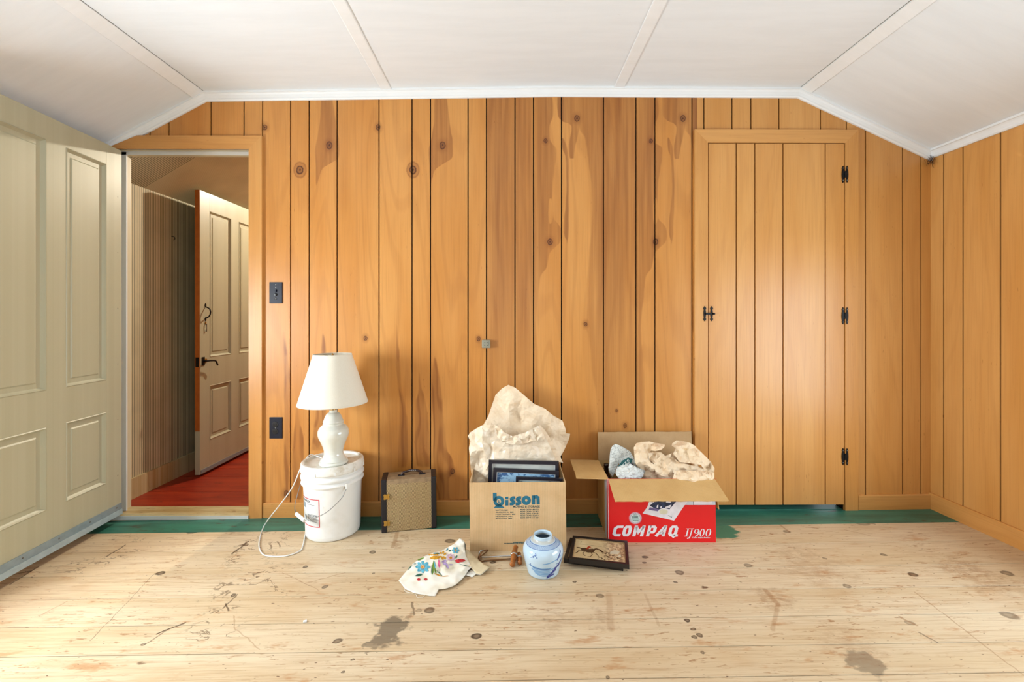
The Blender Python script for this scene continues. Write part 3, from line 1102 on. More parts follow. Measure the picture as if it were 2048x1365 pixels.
# thumb-latch pull handle: two spear plates and a bow
pl = ob('pull_handle', tube(spline([(0.055, -0.003, dz(614)), (0.055, -0.028, dz(618)), (0.055, -0.036, dz(625)), (0.055, -0.026, dz(633)), (0.055, -0.003, dz(637))], 6), 0.0045, 8), 'black_iron', door2)
for zc in (dz(611), dz(639)):
    ob('spear_plate', prism([(0.055, zc + 0.016), (0.062, zc + 0.004), (0.059, zc - 0.010), (0.055, zc - 0.016), (0.051, zc - 0.010), (0.048, zc + 0.004)], -0.003, 0.0), 'black_iron', pl)
ke = ob('key_escutcheon', prism([(0.055 + 0.007 * math.cos(t), dz(647) + 0.010 * math.sin(t)) for t in [k * math.pi / 6 for k in range(12)]], -0.002, 0.0), 'old_brass', door2)
ob('key', tube([(0.055, -0.008, dz(648)), (0.055, -0.010, dz(656)), (0.055, -0.006, dz(664))], [0.004, 0.0018, 0.005], 6), 'screw_steel', ke)
lp = ob('latch_plate', bx(0.018, 0.045, -0.004, 0.0, dz(731), dz(714), bev=0.001), 'black_iron', door2)
ob('latch_rose', lathe([(0, 0.006), (0.014, 0.005), (0.016, 0)], 16), 'old_brass', lp, loc=(0.055, 0.0, dz(722)), rot=(R90, 0, 0))
ob('lever_handle', tube(spline([(0.035, -0.004, dz(722)), (0.035, -0.030, dz(722)), (0.06, -0.040, dz(722)), (0.10, -0.042, dz(724)), (0.125, -0.040, dz(733))], 6), 0.0055, 8), 'black_iron', lp)
ob('strike_plate', bx(-0.003, -0.0014, 0.006, 0.028, dz(733), dz(714)), 'black_iron', door2)
ob('back_knob', lathe([(0, 0.03), (0.014, 0.028), (0.02, 0.018), (0.012, 0.006), (0.012, 0.0)], 16), 'black_iron', door2, loc=(0.05, 0.034, dz(741)), rot=(-R90, 0, 0))

# daylight of the room beyond the hall, coming through the second doorway
l = bpy.data.lights.new('daylight_hall', 'AREA')
l.shape = 'SQUARE'
l.size = 0.06
l.energy = 34
l.color = (1.0, 0.90, 0.72)
lo = bpy.data.objects.new('daylight_hall', l)
COL.objects.link(lo)
lo.location = (-1.30, 1.88, 2.42)
lo.rotation_euler = (Vector((-2.2, 0.5, 1.0)) - lo.location).to_track_quat('-Z', 'Y').to_euler()

# ---- closet door of five planks with black iron hardware
door3 = thing('door_3', 'plank closet door with black iron hinges and latch', 'door', kind='structure')
cgx = [atY(g, 620).x for g in (1414.5, 1470, 1507, 1563, 1647, 1684.5)]
zb0 = atY(1550, 1008).z
for i, (a, b) in enumerate(zip(cgx, cgx[1:])):
    ob('plank', bx(a + (GAP if i else 0.001), b - (GAP if i < 4 else 0.001), -0.014, -0.004, zb0, CLO['ztop'] - 0.004), 'birch_door', door3)
ob('door_core', bx(cgx[0] + 0.001, cgx[-1] - 0.001, -0.004, 0.02, zb0, CLO['ztop'] - 0.004), 'groove_dark', door3)
cl = tag(ob('wall_closet', bx(CLO['x0'] - 0.05, CLO['x1'] + 0.05, 0.30, 0.34, -0.1, 2.2), 'groove_dark'), 'dark closet interior behind the plank door', 'wall', kind='structure')
cf = tag(ob('floor_closet', bx(CLO['x0'], CLO['x1'], 0.0015, 0.30, -0.05, fz(1.5) + 0.004), 'green_paint'), 'green painted closet threshold under the plank door', 'floor', kind='structure')


# ------------------------------------------------------------------ ironmongery on the closet door
def hinge_leaf(s):
    """outline of one leaf of an H hinge, x outwards"""
    half = [(0.0, 0.017), (0.0, 0.0), ]
    pts = []
    out = [(0.004, 0.045), (0.0075, 0.033), (0.0035, 0.027), (0.0075, 0.015), (0.0085, 0.0)]
    inn = [(-0.0035, 0.033), (0.0, 0.027), (-0.002, 0.017)]
    c = 0.010
    right = [(c + x, z) for x, z in ((0.0, 0.047), (0.0065, 0.034), (0.0035, 0.028), (0.0060, 0.018), (0.0070, 0.0))]
    right += [(x, -z) for x, z in reversed(right[:-1])]
    left = [(c - 0.0035, -0.028), (c - 0.0062, -0.034)]
    lft = [(c - 0.0065, -0.034), (c - 0.0035, -0.028), (c - 0.0045, -0.017), (0.0, -0.017), (0.0, 0.017), (c - 0.0045, 0.017), (c - 0.0035, 0.028), (c - 0.0065, 0.034)]
    return [(s * x, z) for x, z in right + lft]


hx = (CLO['x1'] + cgx[-1]) / 2
for py in (351, 632, 912):
    zc = atY(1686, py).z
    hp = ob('hinge', lathe([(0, 0.018), (0.003, 0.018), (0.003, -0.018), (0, -0.018)], 10), 'black_iron', door3, loc=(hx, -0.020, zc))
    for s in (-1, 1):
        y0 = -0.020 if s > 0 else -0.0175
        ob('hinge_leaf', prism(hinge_leaf(s), y0 + 0.020 - 0.001, y0 + 0.022 + 0.0015), 'black_iron', hp)
        for zz in (-0.034, 0.034):
            ob('screw', lathe([(0, 0.0016), (0.0022, 0.001), (0.003, 0)], 8), 'screw_steel', hp, loc=(s * 0.010, y0 + 0.019, zz), rot=(R90, 0, 0))
# latch: two spear plates joined by a bar
lx, lz = atY(1413.5, 628).x, atY(1413.5, 628).z
spear = [(0.0, 0.042), (0.0085, 0.029), (0.004, 0.024), (0.0065, 0.006), (0.0065, -0.006), (0.004, -0.024), (0.0085, -0.029), (0.0, -0.042),
         (-0.0085, -0.029), (-0.004, -0.024), (-0.0065, -0.006), (-0.0065, 0.006), (-0.004, 0.024), (-0.0085, 0.029)]
lt = ob('latch', bx(-0.018, 0.028, -0.028, -0.021, -0.005, 0.005, bev=0.001), 'black_iron', door3, loc=(lx, 0, lz))
for s, yy in ((-1, -0.0215), (1, -0.0175)):
    ob('latch_plate', prism([(s * 0.020 + x, z) for x, z in spear], yy, yy + 0.0035), 'black_iron', lt)
ob('latch_knob', lathe([(0, 0.014), (0.006, 0.012), (0.006, 0.007), (0.003, 0.004), (0.003, 0)], 12), 'black_iron', lt, loc=(0.026, -0.022, 0), rot=(R90, 0, 0))

# ------------------------------------------------------------------ wall plates
plain('plate_black', (15, 20, 38), 0.42, 0.0, spec=0.35, bump=0.05)
plain('socket_black', (12, 12, 14), 0.4)


def plate(name, px, py, label, cat):
    c = atY(px, py)
    r = thing(name, label, cat, loc=c)
    ob('cover_plate', bx(-0.0355, 0.0355, -0.0055, 0.0, -0.0585, 0.0585, bev=0.002), 'plate_black', r)
    return r


sw_ = plate('light_switch', 552.5, 586, 'black push-button light switch plate beside the hall doorway', 'switch')
ob('push_button', lathe([(0, 0.006), (0.007, 0.005), (0.009, 0)], 16), 'socket_black', sw_, loc=(0, -0.0055, -0.010), rot=(R90, 0, 0))
ob('push_button', lathe([(0, 0.002), (0.005, 0.002), (0.007, 0)], 16), 'socket_black', sw_, loc=(0, -0.0055, -0.032), rot=(R90, 0, 0))
ob('toggle', bx(-0.004, 0.004, -0.012, -0.005, 0.004, 0.018, bev=0.001), 'plate_black', sw_)
for zz in (0.045, 0.028):
    ob('screw', lathe([(0, 0.001), (0.003, 0.0005), (0.0035, 0)], 8), 'screw_steel', sw_, loc=(0, -0.0055, zz), rot=(R90, 0, 0))
so = plate('wall_outlet', 552.5, 856, 'black double socket outlet plate low beside the lamp', 'outlet')
for zz in (0.019, -0.019):
    f = ob('receptacle', lathe([(0, 0.0025), (0.0155, 0.002), (0.0165, 0)], 20), 'socket_black', so, loc=(-0.003, -0.0055, zz), rot=(R90, 0, 0))
    for xx in (-0.006, 0.006):
        ob('slot', bx(xx - 0.0012, xx + 0.0012, -0.005, 0.005, 0.0022, 0.003), 'groove_dark', f)
ob('screw', lathe([(0, 0.001), (0.003, 0.0005), (0.0035, 0)], 8), 'screw_steel', so, loc=(-0.002, -0.0055, 0), rot=(R90, 0, 0))
plain('putty_grey', (150, 148, 130), 0.5)
jk = thing('telephone_jack', 'small square grey four-hole telephone jack on the panelling', 'telephone jack', loc=atY(972.5, 688, 0.0))
ob('housing', bx(-0.023, 0.023, -0.024, 0.0, -0.022, 0.022, bev=0.005), 'putty_grey', jk)
ob('socket_face', bx(-0.0145, 0.0145, -0.0265, -0.020, -0.0145, 0.0145, bev=0.002), 'putty_grey', jk)
for xx in (-0.007, 0.007):
    for zz in (-0.007, 0.007):
        ob('pin_hole', lathe([(0, 0.0004), (0.0022, 0.0003), (0.0024, 0)], 8), 'socket_black', jk, loc=(xx, -0.0265, zz), rot=(R90, 0, 0))

# cobweb and dirt in the corner under the slope
random.seed(3)
bm = bmesh.new()
cw = atY(1864, 322, -0.02)
for k in range(90):
    a = random.uniform(0, 6.283)
    L = random.uniform(0.008, 0.035)
    p = cw + Vector((random.gauss(-0.008, 0.007), random.gauss(-0.006, 0.008), random.gauss(-0.004, 0.010)))
    q = p + Vector((-abs(math.cos(a)) * L * 0.6, random.uniform(-0.5, 0.3) * L, math.sin(a) * L * 0.7))
    q.x = min(q.x, XR - 0.002)
    p.x = min(p.x, XR - 0.002)
    p.y = min(p.y, -0.002)
    q.y = min(q.y, -0.002)
    tube([p, (p + q) / 2 + Vector((0, 0, 0.003)), q], 0.0006, 3, bm)
plain('web_dark', (58, 34, 18), 0.9)
tag(ob('cobweb', bm, 'web_dark'), 'dark dusty cobweb in the corner under the ceiling slope', 'cobweb', kind='stuff')


# ------------------------------------------------------------------ flat print helpers
def fill2d(pts):
    return [Vector(p) for p in pts]


def ribbon(path, w, closed=False):
    """2D stroke with mitred corners -> list of quads"""
    P = [Vector(p) for p in path]
    n = len(P)
    L, R = [], []
    for i in range(n):
        a = P[(i - 1) % n] if (closed or i) else None
        b = P[(i + 1) % n] if (closed or i < n - 1) else None
        d1 = (P[i] - a).normalized() if a is not None else None
        d2 = (b - P[i]).normalized() if b is not None else None
        d1 = d1 if d1 is not None else d2
        d2 = d2 if d2 is not None else d1
        n1 = Vector((-d1.y, d1.x))
        n2 = Vector((-d2.y, d2.x))
        m = (n1 + n2)
        m = m.normalized() if m.length > 1e-6 else n1
        k = min(1 / max(m.dot(n1), 0.35), 2.2) * w / 2
        L.append(P[i] + m * k)
        R.append(P[i] - m * k)
    q = []
    for i in range(n if closed else n - 1):
        j = (i + 1) % n
        q.append((L[i], L[j], R[j], R[i]))
    return q


def add_polys(bm, polys, f):
    for poly in polys:
        vs = [bm.verts.new(f(p[0], p[1])) for p in poly]
        if len(vs) > 2:
            try:
                bm.faces.new(vs)
            except ValueError:
                pass
    return bm


def arc(cx, cy, r, a0, a1, n=10, ry=None):
    ry = r if ry is None else ry
    return [(cx + r * math.cos(math.radians(a0 + (a1 - a0) * k / n)), cy + ry * math.sin(math.radians(a0 + (a1 - a0) * k / n))) for k in range(n + 1)]


def text_polys(s, bold=0.0):
    cu = bpy.data.curves.new('lettering', 'FONT')
    cu.body = s
    cu.size = 1.0
    cu.offset = bold
    cu.resolution_u = 3
    o = bpy.data.objects.new('lettering', cu)
    COL.objects.link(o)
    dg = bpy.context.evaluated_depsgraph_get()
    me = bpy.data.meshes.new_from_object(o.evaluated_get(dg))
    polys = [[Vector(me.vertices[i].co[:2]) for i in p.vertices] for p in me.polygons]
    bpy.data.objects.remove(o)
    bpy.data.curves.remove(cu)
    bpy.data.meshes.remove(me)
    return polys


def fit(polys, x0, x1, z0, z1, shear=0.0):
    """scale lettering to the rectangle"""
    xs = [p.x for q in polys for p in q]
    ys = [p.y for q in polys for p in q]
    a, b, c, d = min(xs), max(xs), min(ys), max(ys)
    sh = shear * (z1 - z0)
    return [[((p.x - a) / (b - a) * (x1 - x0 - sh) + x0 + shear * ((p.y - c) / (d - c) * (z1 - z0)), (p.y - c) / (d - c) * (z1 - z0) + z0) for p in q] for q in polys]


def label_text(s, x0, x1, z0, z1, bold=0.0, shear=0.0):
    return fit(text_polys(s, bold), x0, x1, z0, z1, shear)


def crumple(p, seed, freq, amp, n=7):
    """sum of straight folds: looks like creased paper"""
    rnd = random.Random(seed)
    t = 0.0
    for k in range(n):
        d = Vector((rnd.gauss(0, 1), rnd.gauss(0, 1), rnd.gauss(0, 1))).normalized()
        f = freq * rnd.uniform(0.6, 1.7)
        c = rnd.random()
        w = p.dot(d) * f + c + 0.10 * mnoise.noise(p * freq * 0.5 + Vector((seed, k, 0)))
        t += (abs((w % 1.0) - 0.5) - 0.25) * rnd.uniform(0.6, 1.2) / (f / freq)
    return t * amp


def px_sheet(name, outline, mapf, step, mat, parent=None, th=0.0009, smooth=False, seed=1, extra=()):
    """a sheet cut to a measured outline, filled with a jittered grid and bent by mapf(x, y) -> 3D"""
    rnd = random.Random(seed)
    V = []
    edges = []
    n = len(outline)
    for i in range(n):
        a, b = Vector(outline[i]), Vector(outline[(i + 1) % n])
        k = max(1, int((b - a).length / step))
        for j in range(k):
            V.append(a + (b - a) * (j / k))
    m = len(V)
    edges = [(i, (i + 1) % m) for i in range(m)]
    xs = [v.x for v in V]
    ys = [v.y for v in V]

    def inside(x, y):
        c = False
        for i in range(m):
            a, b = V[i], V[(i + 1) % m]
            if (a.y > y) != (b.y > y) and x < (b.x - a.x) * (y - a.y) / (b.y - a.y) + a.x:
                c = not c
        return c
    y = min(ys)
    pts = []
    while y < max(ys):
        x = min(xs)
        while x < max(xs):
            q = Vector((x + rnd.uniform(-.3, .3) * step, y + rnd.uniform(-.3, .3) * step))
            if inside(q.x, q.y) and min((q - v).length for v in V[:m]) > step * 0.55:
                pts.append(q)
            x += step
        y += step
    res = delaunay_2d_cdt(V + pts, edges, [], 1, 1e-5)
    bm = bmesh.new()
    vs = [bm.verts.new(mapf(p.x, p.y)) for p in res[0]]
    for f in res[2]:
        try:
            bm.faces.new([vs[i] for i in f])
        except ValueError:
            pass
    o = ob(name, bm, mat, parent, smooth)
    if th:
        md = o.modifiers.new('thickness', 'SOLIDIFY')
        md.thickness = th
        md.offset = 0
    return o


# ------------------------------------------------------------------ white pail
def pail_mat():
    g = G('pail_white')
    p, x, y, z = g.pos('object')
    d = g.noise(p, 9, 4, 0.6)
    s = g.noise(p, 60, 3)
    col = g.mix(g.ss(d, 0.5, 0.75) * 0.4, lin(238, 238, 234), lin(216, 212, 200))
    col = g.mix(g.ss(s, 0.70, 0.78) * 0.35, col, lin(176, 162, 138))
    M['pail_white'] = g.out(col, 0.32, spec=0.5)
    g = G('lid_white')
    p, x, y, z = g.pos('object')
    d = g.noise(p, 14, 5, 0.65)
    col = g.mix(g.ss(d, 0.48, 0.66), lin(232, 229, 220), lin(206, 196, 176))
    M['lid_white'] = g.out(col, 0.4)


pail_mat()
PC = atY(667, 1000, -0.166)
pail = thing('paint_pail', 'white plastic pail with lid and wire handle carrying the table lamp', 'pail', loc=(PC.x, -0.166, fz(PC.x) + 0.001), rot=(0, TILT, 0))
PH = 0.366
body = [(0.0, 0.004), (0.118, 0.004), (0.124, 0.0), (0.129, 0.004), (0.131, 0.012), (0.1395, 0.258), (0.1395, 0.262), (0.149, 0.264), (0.151, 0.270),
        (0.147, 0.280), (0.142, 0.283), (0.143, 0.290), (0.151, 0.293), (0.1525, 0.300), (0.148, 0.309), (0.143, 0.312), (0.1445, 0.330), (0.140, 0.330), (0.132, 0.02), (0.0, 0.02)]
ob('pail_body', lathe(body, 72), 'pail_white', pail, True)
sharp(pail.children[-1], 40)
lid = [(0.0, PH - 0.012), (0.122, PH - 0.012), (0.130, PH - 0.010), (0.134, PH - 0.001), (0.139, PH), (0.146, PH), (0.1495, PH - 0.004), (0.151, PH - 0.020),
       (0.1535, PH - 0.026), (0.1525, PH - 0.040), (0.1475, PH - 0.043), (0.1460, PH - 0.040), (0.144, PH - 0.016), (0.0, PH - 0.018)]
ld = sharp(ob('lid', lathe(lid, 72), 'lid_white', pail, True), 40)
for k in range(10):
    a = math.radians(-100 + k * 36)
    ob('lid_tab', bx(-0.004, 0.004, -0.0015, 0.002, PH - 0.040, PH - 0.024, bev=0.0008), 'pail_white', ld, loc=(0.1535 * math.cos(a), 0.1535 * math.sin(a), 0), rot=(0, 0, a + R90))
# bail: wire ears left and right-front, resting low on the front with a plastic grip
plain('wire_steel', (150, 150, 148), 0.35, 0.9)
ea, eb = math.radians(-22), math.radians(-202)
E1 = Vector((0.150 * math.cos(ea - 0.35), 0.150 * math.sin(ea - 0.35), 0.262))
E2 = Vector((0.150 * math.cos(eb + 0.30), 0.150 * math.sin(eb + 0.30), 0.262))
for nm, p in (('bail_ear', E1), ('bail_ear', E2)):
    a = math.atan2(p.y, p.x)
    ob(nm, bx(-0.011, 0.011, -0.008, 0.008, -0.012, 0.016, bev=0.003), 'pail_white', pail, loc=p, rot=(0, 0, a + R90))
gc = Vector((-0.098, -0.150, 0.135))
gd = Vector((0.72, -0.62, -0.10)).normalized()
path = [E1, E1 + Vector((-0.006, -0.020, -0.02)), Vector((0.092, -0.140, 0.215)), Vector((0.035, -0.168, 0.165)), Vector((-0.035, -0.178, 0.138)), gc + gd * 0.02 + Vector((0, -0.004, 0)), gc - gd * 0.035,
        Vector((-0.156, -0.085, 0.160)), Vector((-0.163, -0.03, 0.215)), E2 + Vector((-0.014, -0.006, -0.01)), E2]
bail = ob('bail_wire', tube(spline(path, 8), 0.0018, 8), 'wire_steel', pail, True)
ob('grip', tube([gc - gd * 0.045, gc - gd * 0.043, gc + gd * 0.040, gc + gd * 0.042], [0.006, 0.0085, 0.0085, 0.006], 14), 'pail_white', bail)
# printed label
plain('label_paper', (226, 228, 226), 0.5)
plain('label_red', (214, 60, 72), 0.5)
plain('label_ink', (40, 44, 56), 0.6)
plain('label_grey', (150, 160, 166), 0.6)


def on_pail(u, z, off=0.0006):
    """u in metres round the pail, 0 = towards the camera"""
    r = 0.131 + (0.1395 - 0.131) * (z - 0.012) / 0.246 + off
    a = math.radians(-90) + u / 0.135
    return (r * math.cos(a), r * math.sin(a), z)


def on_pail_rect(bm, u0, u1, z0, z1, off, n=14):
    for k in range(n):
        a, b = u0 + (u1 - u0) * k / n, u0 + (u1 - u0) * (k + 1) / n
        bm.faces.new([bm.verts.new(on_pail(u, z, off)) for u, z in ((a, z0), (b, z0), (b, z1), (a, z1))])


LU0, LU1, LZ0, LZ1 = -0.150, -0.012, 0.075, 0.212
bm = bmesh.new()
on_pail_rect(bm, LU0, LU1, LZ0, LZ1, 0.0005, 24)
lab = ob('paper_label', bm, 'label_paper', pail)
bm = bmesh.new()
for a in ((LU0, LU1, LZ0, LZ0 + 0.004), (LU0, LU1, LZ1 - 0.004, LZ1), (LU1 - 0.004, LU1, LZ0, LZ1), (LU0, LU0 + 0.004, LZ0, LZ1)):
    on_pail_rect(bm, *a, 0.0008)
ob('red_border', bm, 'label_red', lab)
bm = bmesh.new()
add_polys(bm, label_text('CONTINUEX', LU0 + 0.008, LU0 + 0.086, LZ1 - 0.020, LZ1 - 0.009, 0.02), lambda u, z: on_pail(u, z, 0.0009))
ob('label_title', bm, 'label_ink', lab)
bm = bmesh.new()
for k in range(8):
    on_pail_rect(bm, LU0 + 0.062, LU0 + 0.062 + 0.05 + 0.01 * (k % 3), LZ1 - 0.030 - 0.0001 - (0.0 if k == 0 else 0.043 + k * 0.0055), LZ1 - 0.0292 - (0.0 if k == 0 else 0.043 + k * 0.0055) + 0.0006, 0.0009, 8)
for c in range(4):
    on_pail_rect(bm, LU0 + 0.070 + c * 0.016, LU0 + 0.0712 + c * 0.016, LZ0 + 0.028, LZ0 + 0.052, 0.0009, 1)
    on_pail_rect(bm, LU0 + 0.066 + c * 0.016, LU0 + 0.076 + c * 0.016, LZ0 + 0.053, LZ0 + 0.056, 0.0009, 2)
o_ = ob('label_print', bm, 'label_ink', lab)
o_['kind'] = 'stuff'
for a in ((LU0 + 0.010, LU0 + 0.050, LZ1 - 0.052, LZ1 - 0.026), (LU0 + 0.032, LU0 + 0.052, LZ0 + 0.026, LZ0 + 0.048)):
    bm = bmesh.new()
    on_pail_rect(bm, *a, 0.0008)
    ob('label_block', bm, 'label_grey', lab)

# ------------------------------------------------------------------ table lamp
plain('lamp_ceramic', (226, 226, 214), 0.12, spec=0.6, coat=0.6, var=0.02)


def shade_mat():
    g = G('shade_cloth')
    p, x, y, z = g.pos('object')
    w = g.noise(g.vec(x * 400, y * 400, z * 90), 1.0, 2)
    col = g.mix(w, lin(236, 230, 214), lin(226, 219, 202))
    g.put(g.bsdf.inputs['Transmission Weight'], 0.0)
    g.put(g.bsdf.inputs['Subsurface Weight'], 0.0)
    g.bump(w, 0.1, 0.001)
    M['shade_cloth'] = g.out(col, 0.85, spec=0.2)


shade_mat()
LC = atY(667.5, 870, -0.200)
lz0 = fz(LC.x) + 0.001 + PH - 0.012 + 0.0005
lamp = thing('table_lamp', 'white ceramic table lamp with a cream cone shade on the pail', 'lamp', loc=(LC.x, -0.200, lz0), rot=(0, TILT, 0))
lp_ = [(0.0, 0.0), (0.066, 0.0), (0.0695, 0.004), (0.0695, 0.010), (0.064, 0.016), (0.0655, 0.020), (0.062, 0.024), (0.053, 0.034), (0.047, 0.048), (0.0455, 0.058), (0.047, 0.072), (0.053, 0.092),
       (0.064, 0.118), (0.0725, 0.138), (0.0755, 0.154), (0.0735, 0.170), (0.066, 0.184), (0.055, 0.194), (0.0495, 0.199), (0.0500, 0.203), (0.0475, 0.206), (0.0500, 0.210), (0.0490, 0.216), (0.0455, 0.222),
       (0.0400, 0.238), (0.0330, 0.250), (0.0250, 0.257), (0.0190, 0.259), (0.0185, 0.272), (0.0, 0.272)]
sharp(ob('ceramic_base', lathe(lp_, 64), 'lamp_ceramic', lamp, True), 50)
z0s, z1s = 0.653 - lz0 + fz(LC.x) * 0, 0.897 - lz0
r0, r1 = 0.168, 0.092
t = 0.0012
sh = sharp(ob('lamp_shade', lathe([(r0, z0s), (r1, z1s), (r1 - t, z1s), (r0 - t, z0s), (r0, z0s)], 72), 'shade_cloth', lamp, True), 60)
for r, z in ((r0, z0s), (r1, z1s)):
    ob('rim_tape', lathe([(r + 0.0008, z + 0.003), (r + 0.0012, z), (r + 0.0008, z - 0.0015), (r - 0.002, z - 0.0015), (r - 0.002, z + 0.003)], 72), 'shade_cloth', sh, True)
hb_ = [(0.0, 0.0, 0.270), (0.055, 0, 0.29), (0.060, 0, 0.34), (0.05, 0, 0.42), (0.02, 0, z1s - 0.02), (0, 0, z1s - 0.012)]
hp_ = ob('harp', tube(spline(hb_ + [(-x, y, z) for x, y, z in reversed(hb_[:-1])], 5), 0.0015, 6), 'old_brass', lamp)
bm = bmesh.new()
for k in range(3):
    a = k * 2.094 + 0.4
    tube([(0, 0, z1s - 0.010), (0.09 * math.cos(a), 0.09 * math.sin(a), z1s - 0.002)], 0.0012, 6, bm)
ob('spider', bm, 'wire_steel', sh)
ob('finial', lathe([(0, 0.012), (0.003, 0.009), (0.004, 0.004), (0.006, 0.0), (0, -0.012)], 12), 'old_brass', lamp, loc=(0, 0, z1s - 0.004))
ob('lamp_socket', lathe([(0, 0.33), (0.012, 0.33), (0.014, 0.30), (0.016, 0.272), (0, 0.272)], 20), 'old_brass', lamp)
# cord: off the back of the lid, down the pail's side, a loop on the boards
inv = lamp.matrix_basis.inverted()
Lx = lamp.location
cpts = [Vector((LC.x - 0.05, -0.165, lz0 + 0.004)), Vector((PC.x - 0.105, -0.110, lz0 + 0.006)), Vector((PC.x - 0.143, -0.12, lz0 + 0.016)), Vector((PC.x - 0.162, -0.165, 0.325))]
cpts += [atY(585, 975, -0.20), atY(560, 1010, -0.19), atY(541, 1034, -0.17)]
cpts += [fl(527, 1055, 0.004), fl(519, 1080, 0.004), fl(519, 1098, 0.004), fl(527, 1110, 0.004), fl(545, 1113.5, 0.004), fl(575, 1112, 0.004), fl(600, 1102, 0.004), fl(606, 1090, 0.004), fl(610, 1072, 0.004), fl(616, 1052, 0.004), fl(645, 1040, 0.004)]
bpy.context.view_layer.update()
inv = lamp.matrix_world.inverted()
plain('cord_white', (232, 232, 228), 0.4)
ob('power_cord', tube(spline([inv @ p for p in cpts], 8), 0.0028, 8), 'cord_white', lamp, True)


# ------------------------------------------------------------------ tweed case
def tweed():
    g = G('tweed_cloth')
    p, x, y, z = g.pos('object')
    cell = 0.0070
    a = g.fract(x * (1 / cell) + g.m('FLOOR', z * (2 / cell)) * 0.5)
    b = g.fract(z * (2 / cell))
    m = g.ss(g.abs(a - 0.5), 0.30, 0.22) * g.ss(g.abs(b - 0.5), 0.42, 0.30)
    t = g.noise(p, 16, 4, 0.6)
    base = g.mix(m, lin(96, 72, 40), lin(222, 200, 150))
    col = g.mix(g.ss(t, 0.45, 0.75) * 0.25, base, lin(160, 124, 80))
    g.bump(m, 0.25, 0.001)
    M['tweed_cloth'] = g.out(col, 0.8)


tweed()
plain('case_leather', (22, 22, 30), 0.38, bump=0.35, scale=60)
plain('case_top', (158, 132, 100), 0.5, var=0.15, scale=30)
plain('brass_clasp', (196, 158, 78), 0.32, 0.85, bump=0.1)
plain('handle_leather', (46, 26, 24), 0.4, bump=0.2)
pa, pb = fl(763, 1067.5), fl(873.5, 1057)
cang = math.atan2(pb.y - pa.y, pb.x - pa.x)
CWD = (Vector(pb[:2]) - Vector(pa[:2])).length
CHT, CDP = 0.262, 0.118
case = thing('tweed_case', 'small tweed covered case with black ends and brass clasps', 'case', loc=(pa.x, pa.y, pa.z), rot=(0, TILT, cang))
bd = 0.027
ob('case_body', bx(bd * 0.8, CWD - bd * 0.6, 0.0, CDP, 0.003, CHT, bev=0.004), 'tweed_cloth', case)
ob('top_panel', bx(bd, CWD - bd * 0.6, 0.001, CDP - 0.001, CHT - 0.001, CHT + 0.004, bev=0.0015), 'case_top', case)
ob('front_band', bx(bd, CWD - bd * 0.6, -0.0008, 0.003, CHT - 0.018, CHT + 0.002, bev=0.0006), 'case_top', case)
ob('end_cap', bx(0.0, bd, -0.003, CDP + 0.003, 0.0, CHT + 0.006, bev=0.005), 'case_leather', case)
ob('end_cap', bx(CWD - bd, CWD, -0.003, CDP + 0.003, 0.0, CHT + 0.006, bev=0.005), 'case_leather', case)
for zc in (CHT * 0.70, CHT * 0.19):
    bm = bmesh.new()
    out = [(-0.014, -0.011), (-0.008, -0.014), (0.0, -0.011), (0.008, -0.014), (0.014, -0.011), (0.012, 0.0), (0.014, 0.011), (0.008, 0.014), (0.0, 0.011), (-0.008, 0.014), (-0.014, 0.011), (-0.012, 0.0)]
    cl_ = ob('clasp', prism([(bd + x * 1.1, zc + z) for x, z in out], -0.0055, -0.002), 'brass_clasp', case)
    ob('clasp_barrel', tube([(bd, -0.006, zc - 0.010), (bd, -0.006, zc + 0.010)], 0.0025, 8), 'brass_clasp', cl_)
    for xx in (-0.009, 0.009):
        for zz in (-0.008, 0.008):
            ob('rivet', lathe([(0, 0.001), (0.0014, 0.0005), (0.0016, 0)], 8), 'brass_clasp', cl_, loc=(bd + xx * 1.1, -0.0055, zc + zz), rot=(R90, 0, 0))
hx0, hx1 = CWD * 0.35, CWD * 0.74
hy = CDP * 0.5
hn = ob('handle', tube(spline([(hx0, hy, CHT + 0.004), (hx0 + 0.012, hy, CHT + 0.017), (hx0 + 0.035, hy, CHT + 0.024), ((hx0 + hx1) / 2, hy, CHT + 0.027), (hx1 - 0.03, hy, CHT + 0.024), (hx1 - 0.010, hy, CHT + 0.017), (hx1, hy, CHT + 0.004)], 6), 0.0065, 10), 'handle_leather', case, True)
for hxx in (hx0, hx1):
    ob('handle_mount', bx(hxx - 0.017, hxx + 0.017, hy - 0.010, hy + 0.010, CHT + 0.003, CHT + 0.0075, bev=0.002), 'case_leather', hn)
for k in range(5):
    ob('stitch', bx(-0.003, 0.003, -0.0006, 0.0006, -0.0006, 0.0006), 'label_paper', hn, loc=(hx0 + 0.035 + k * (hx1 - hx0 - 0.07) / 4, hy - 0.0058, CHT + 0.0285 - abs(k - 2) * 0.0006))
plain('tab_tan', (206, 146, 96), 0.6)
ob('luggage_tab', bx(CWD + 0.0005, CWD + 0.0025, 0.02, 0.034, CHT - 0.035, CHT - 0.012, bev=0.0008), 'tab_tan', case, rot=(0, 0.0, 0))


# ------------------------------------------------------------------ cardboard
def cardboard(name, c1, c2, axis='x', k=0.18):
    g = G(name)
    p, x, y, z = g.pos('object')
    a = {'x': x, 'y': y, 'z': z}[axis]
    w = g.ss(g.sin(a * (2 * math.pi / 0.0075)), -0.6, 0.6)
    t = g.noise(p, 7, 4, 0.6)
    f = g.noise(p, 160, 2)
    col = g.mix(g.ss(t, 0.3, 0.7), lin(*c1), lin(*c2))
    col = g.mix(w * k, col, lin(*[v * 0.80 for v in c2]))
    col = g.mix(g.ss(f, 0.55, 0.75) * 0.12, col, lin(*[v * 0.7 for v in c2]))
    g.bump(w, 0.06, 0.001)
    M[name] = g.out(col, 0.75, spec=0.25)


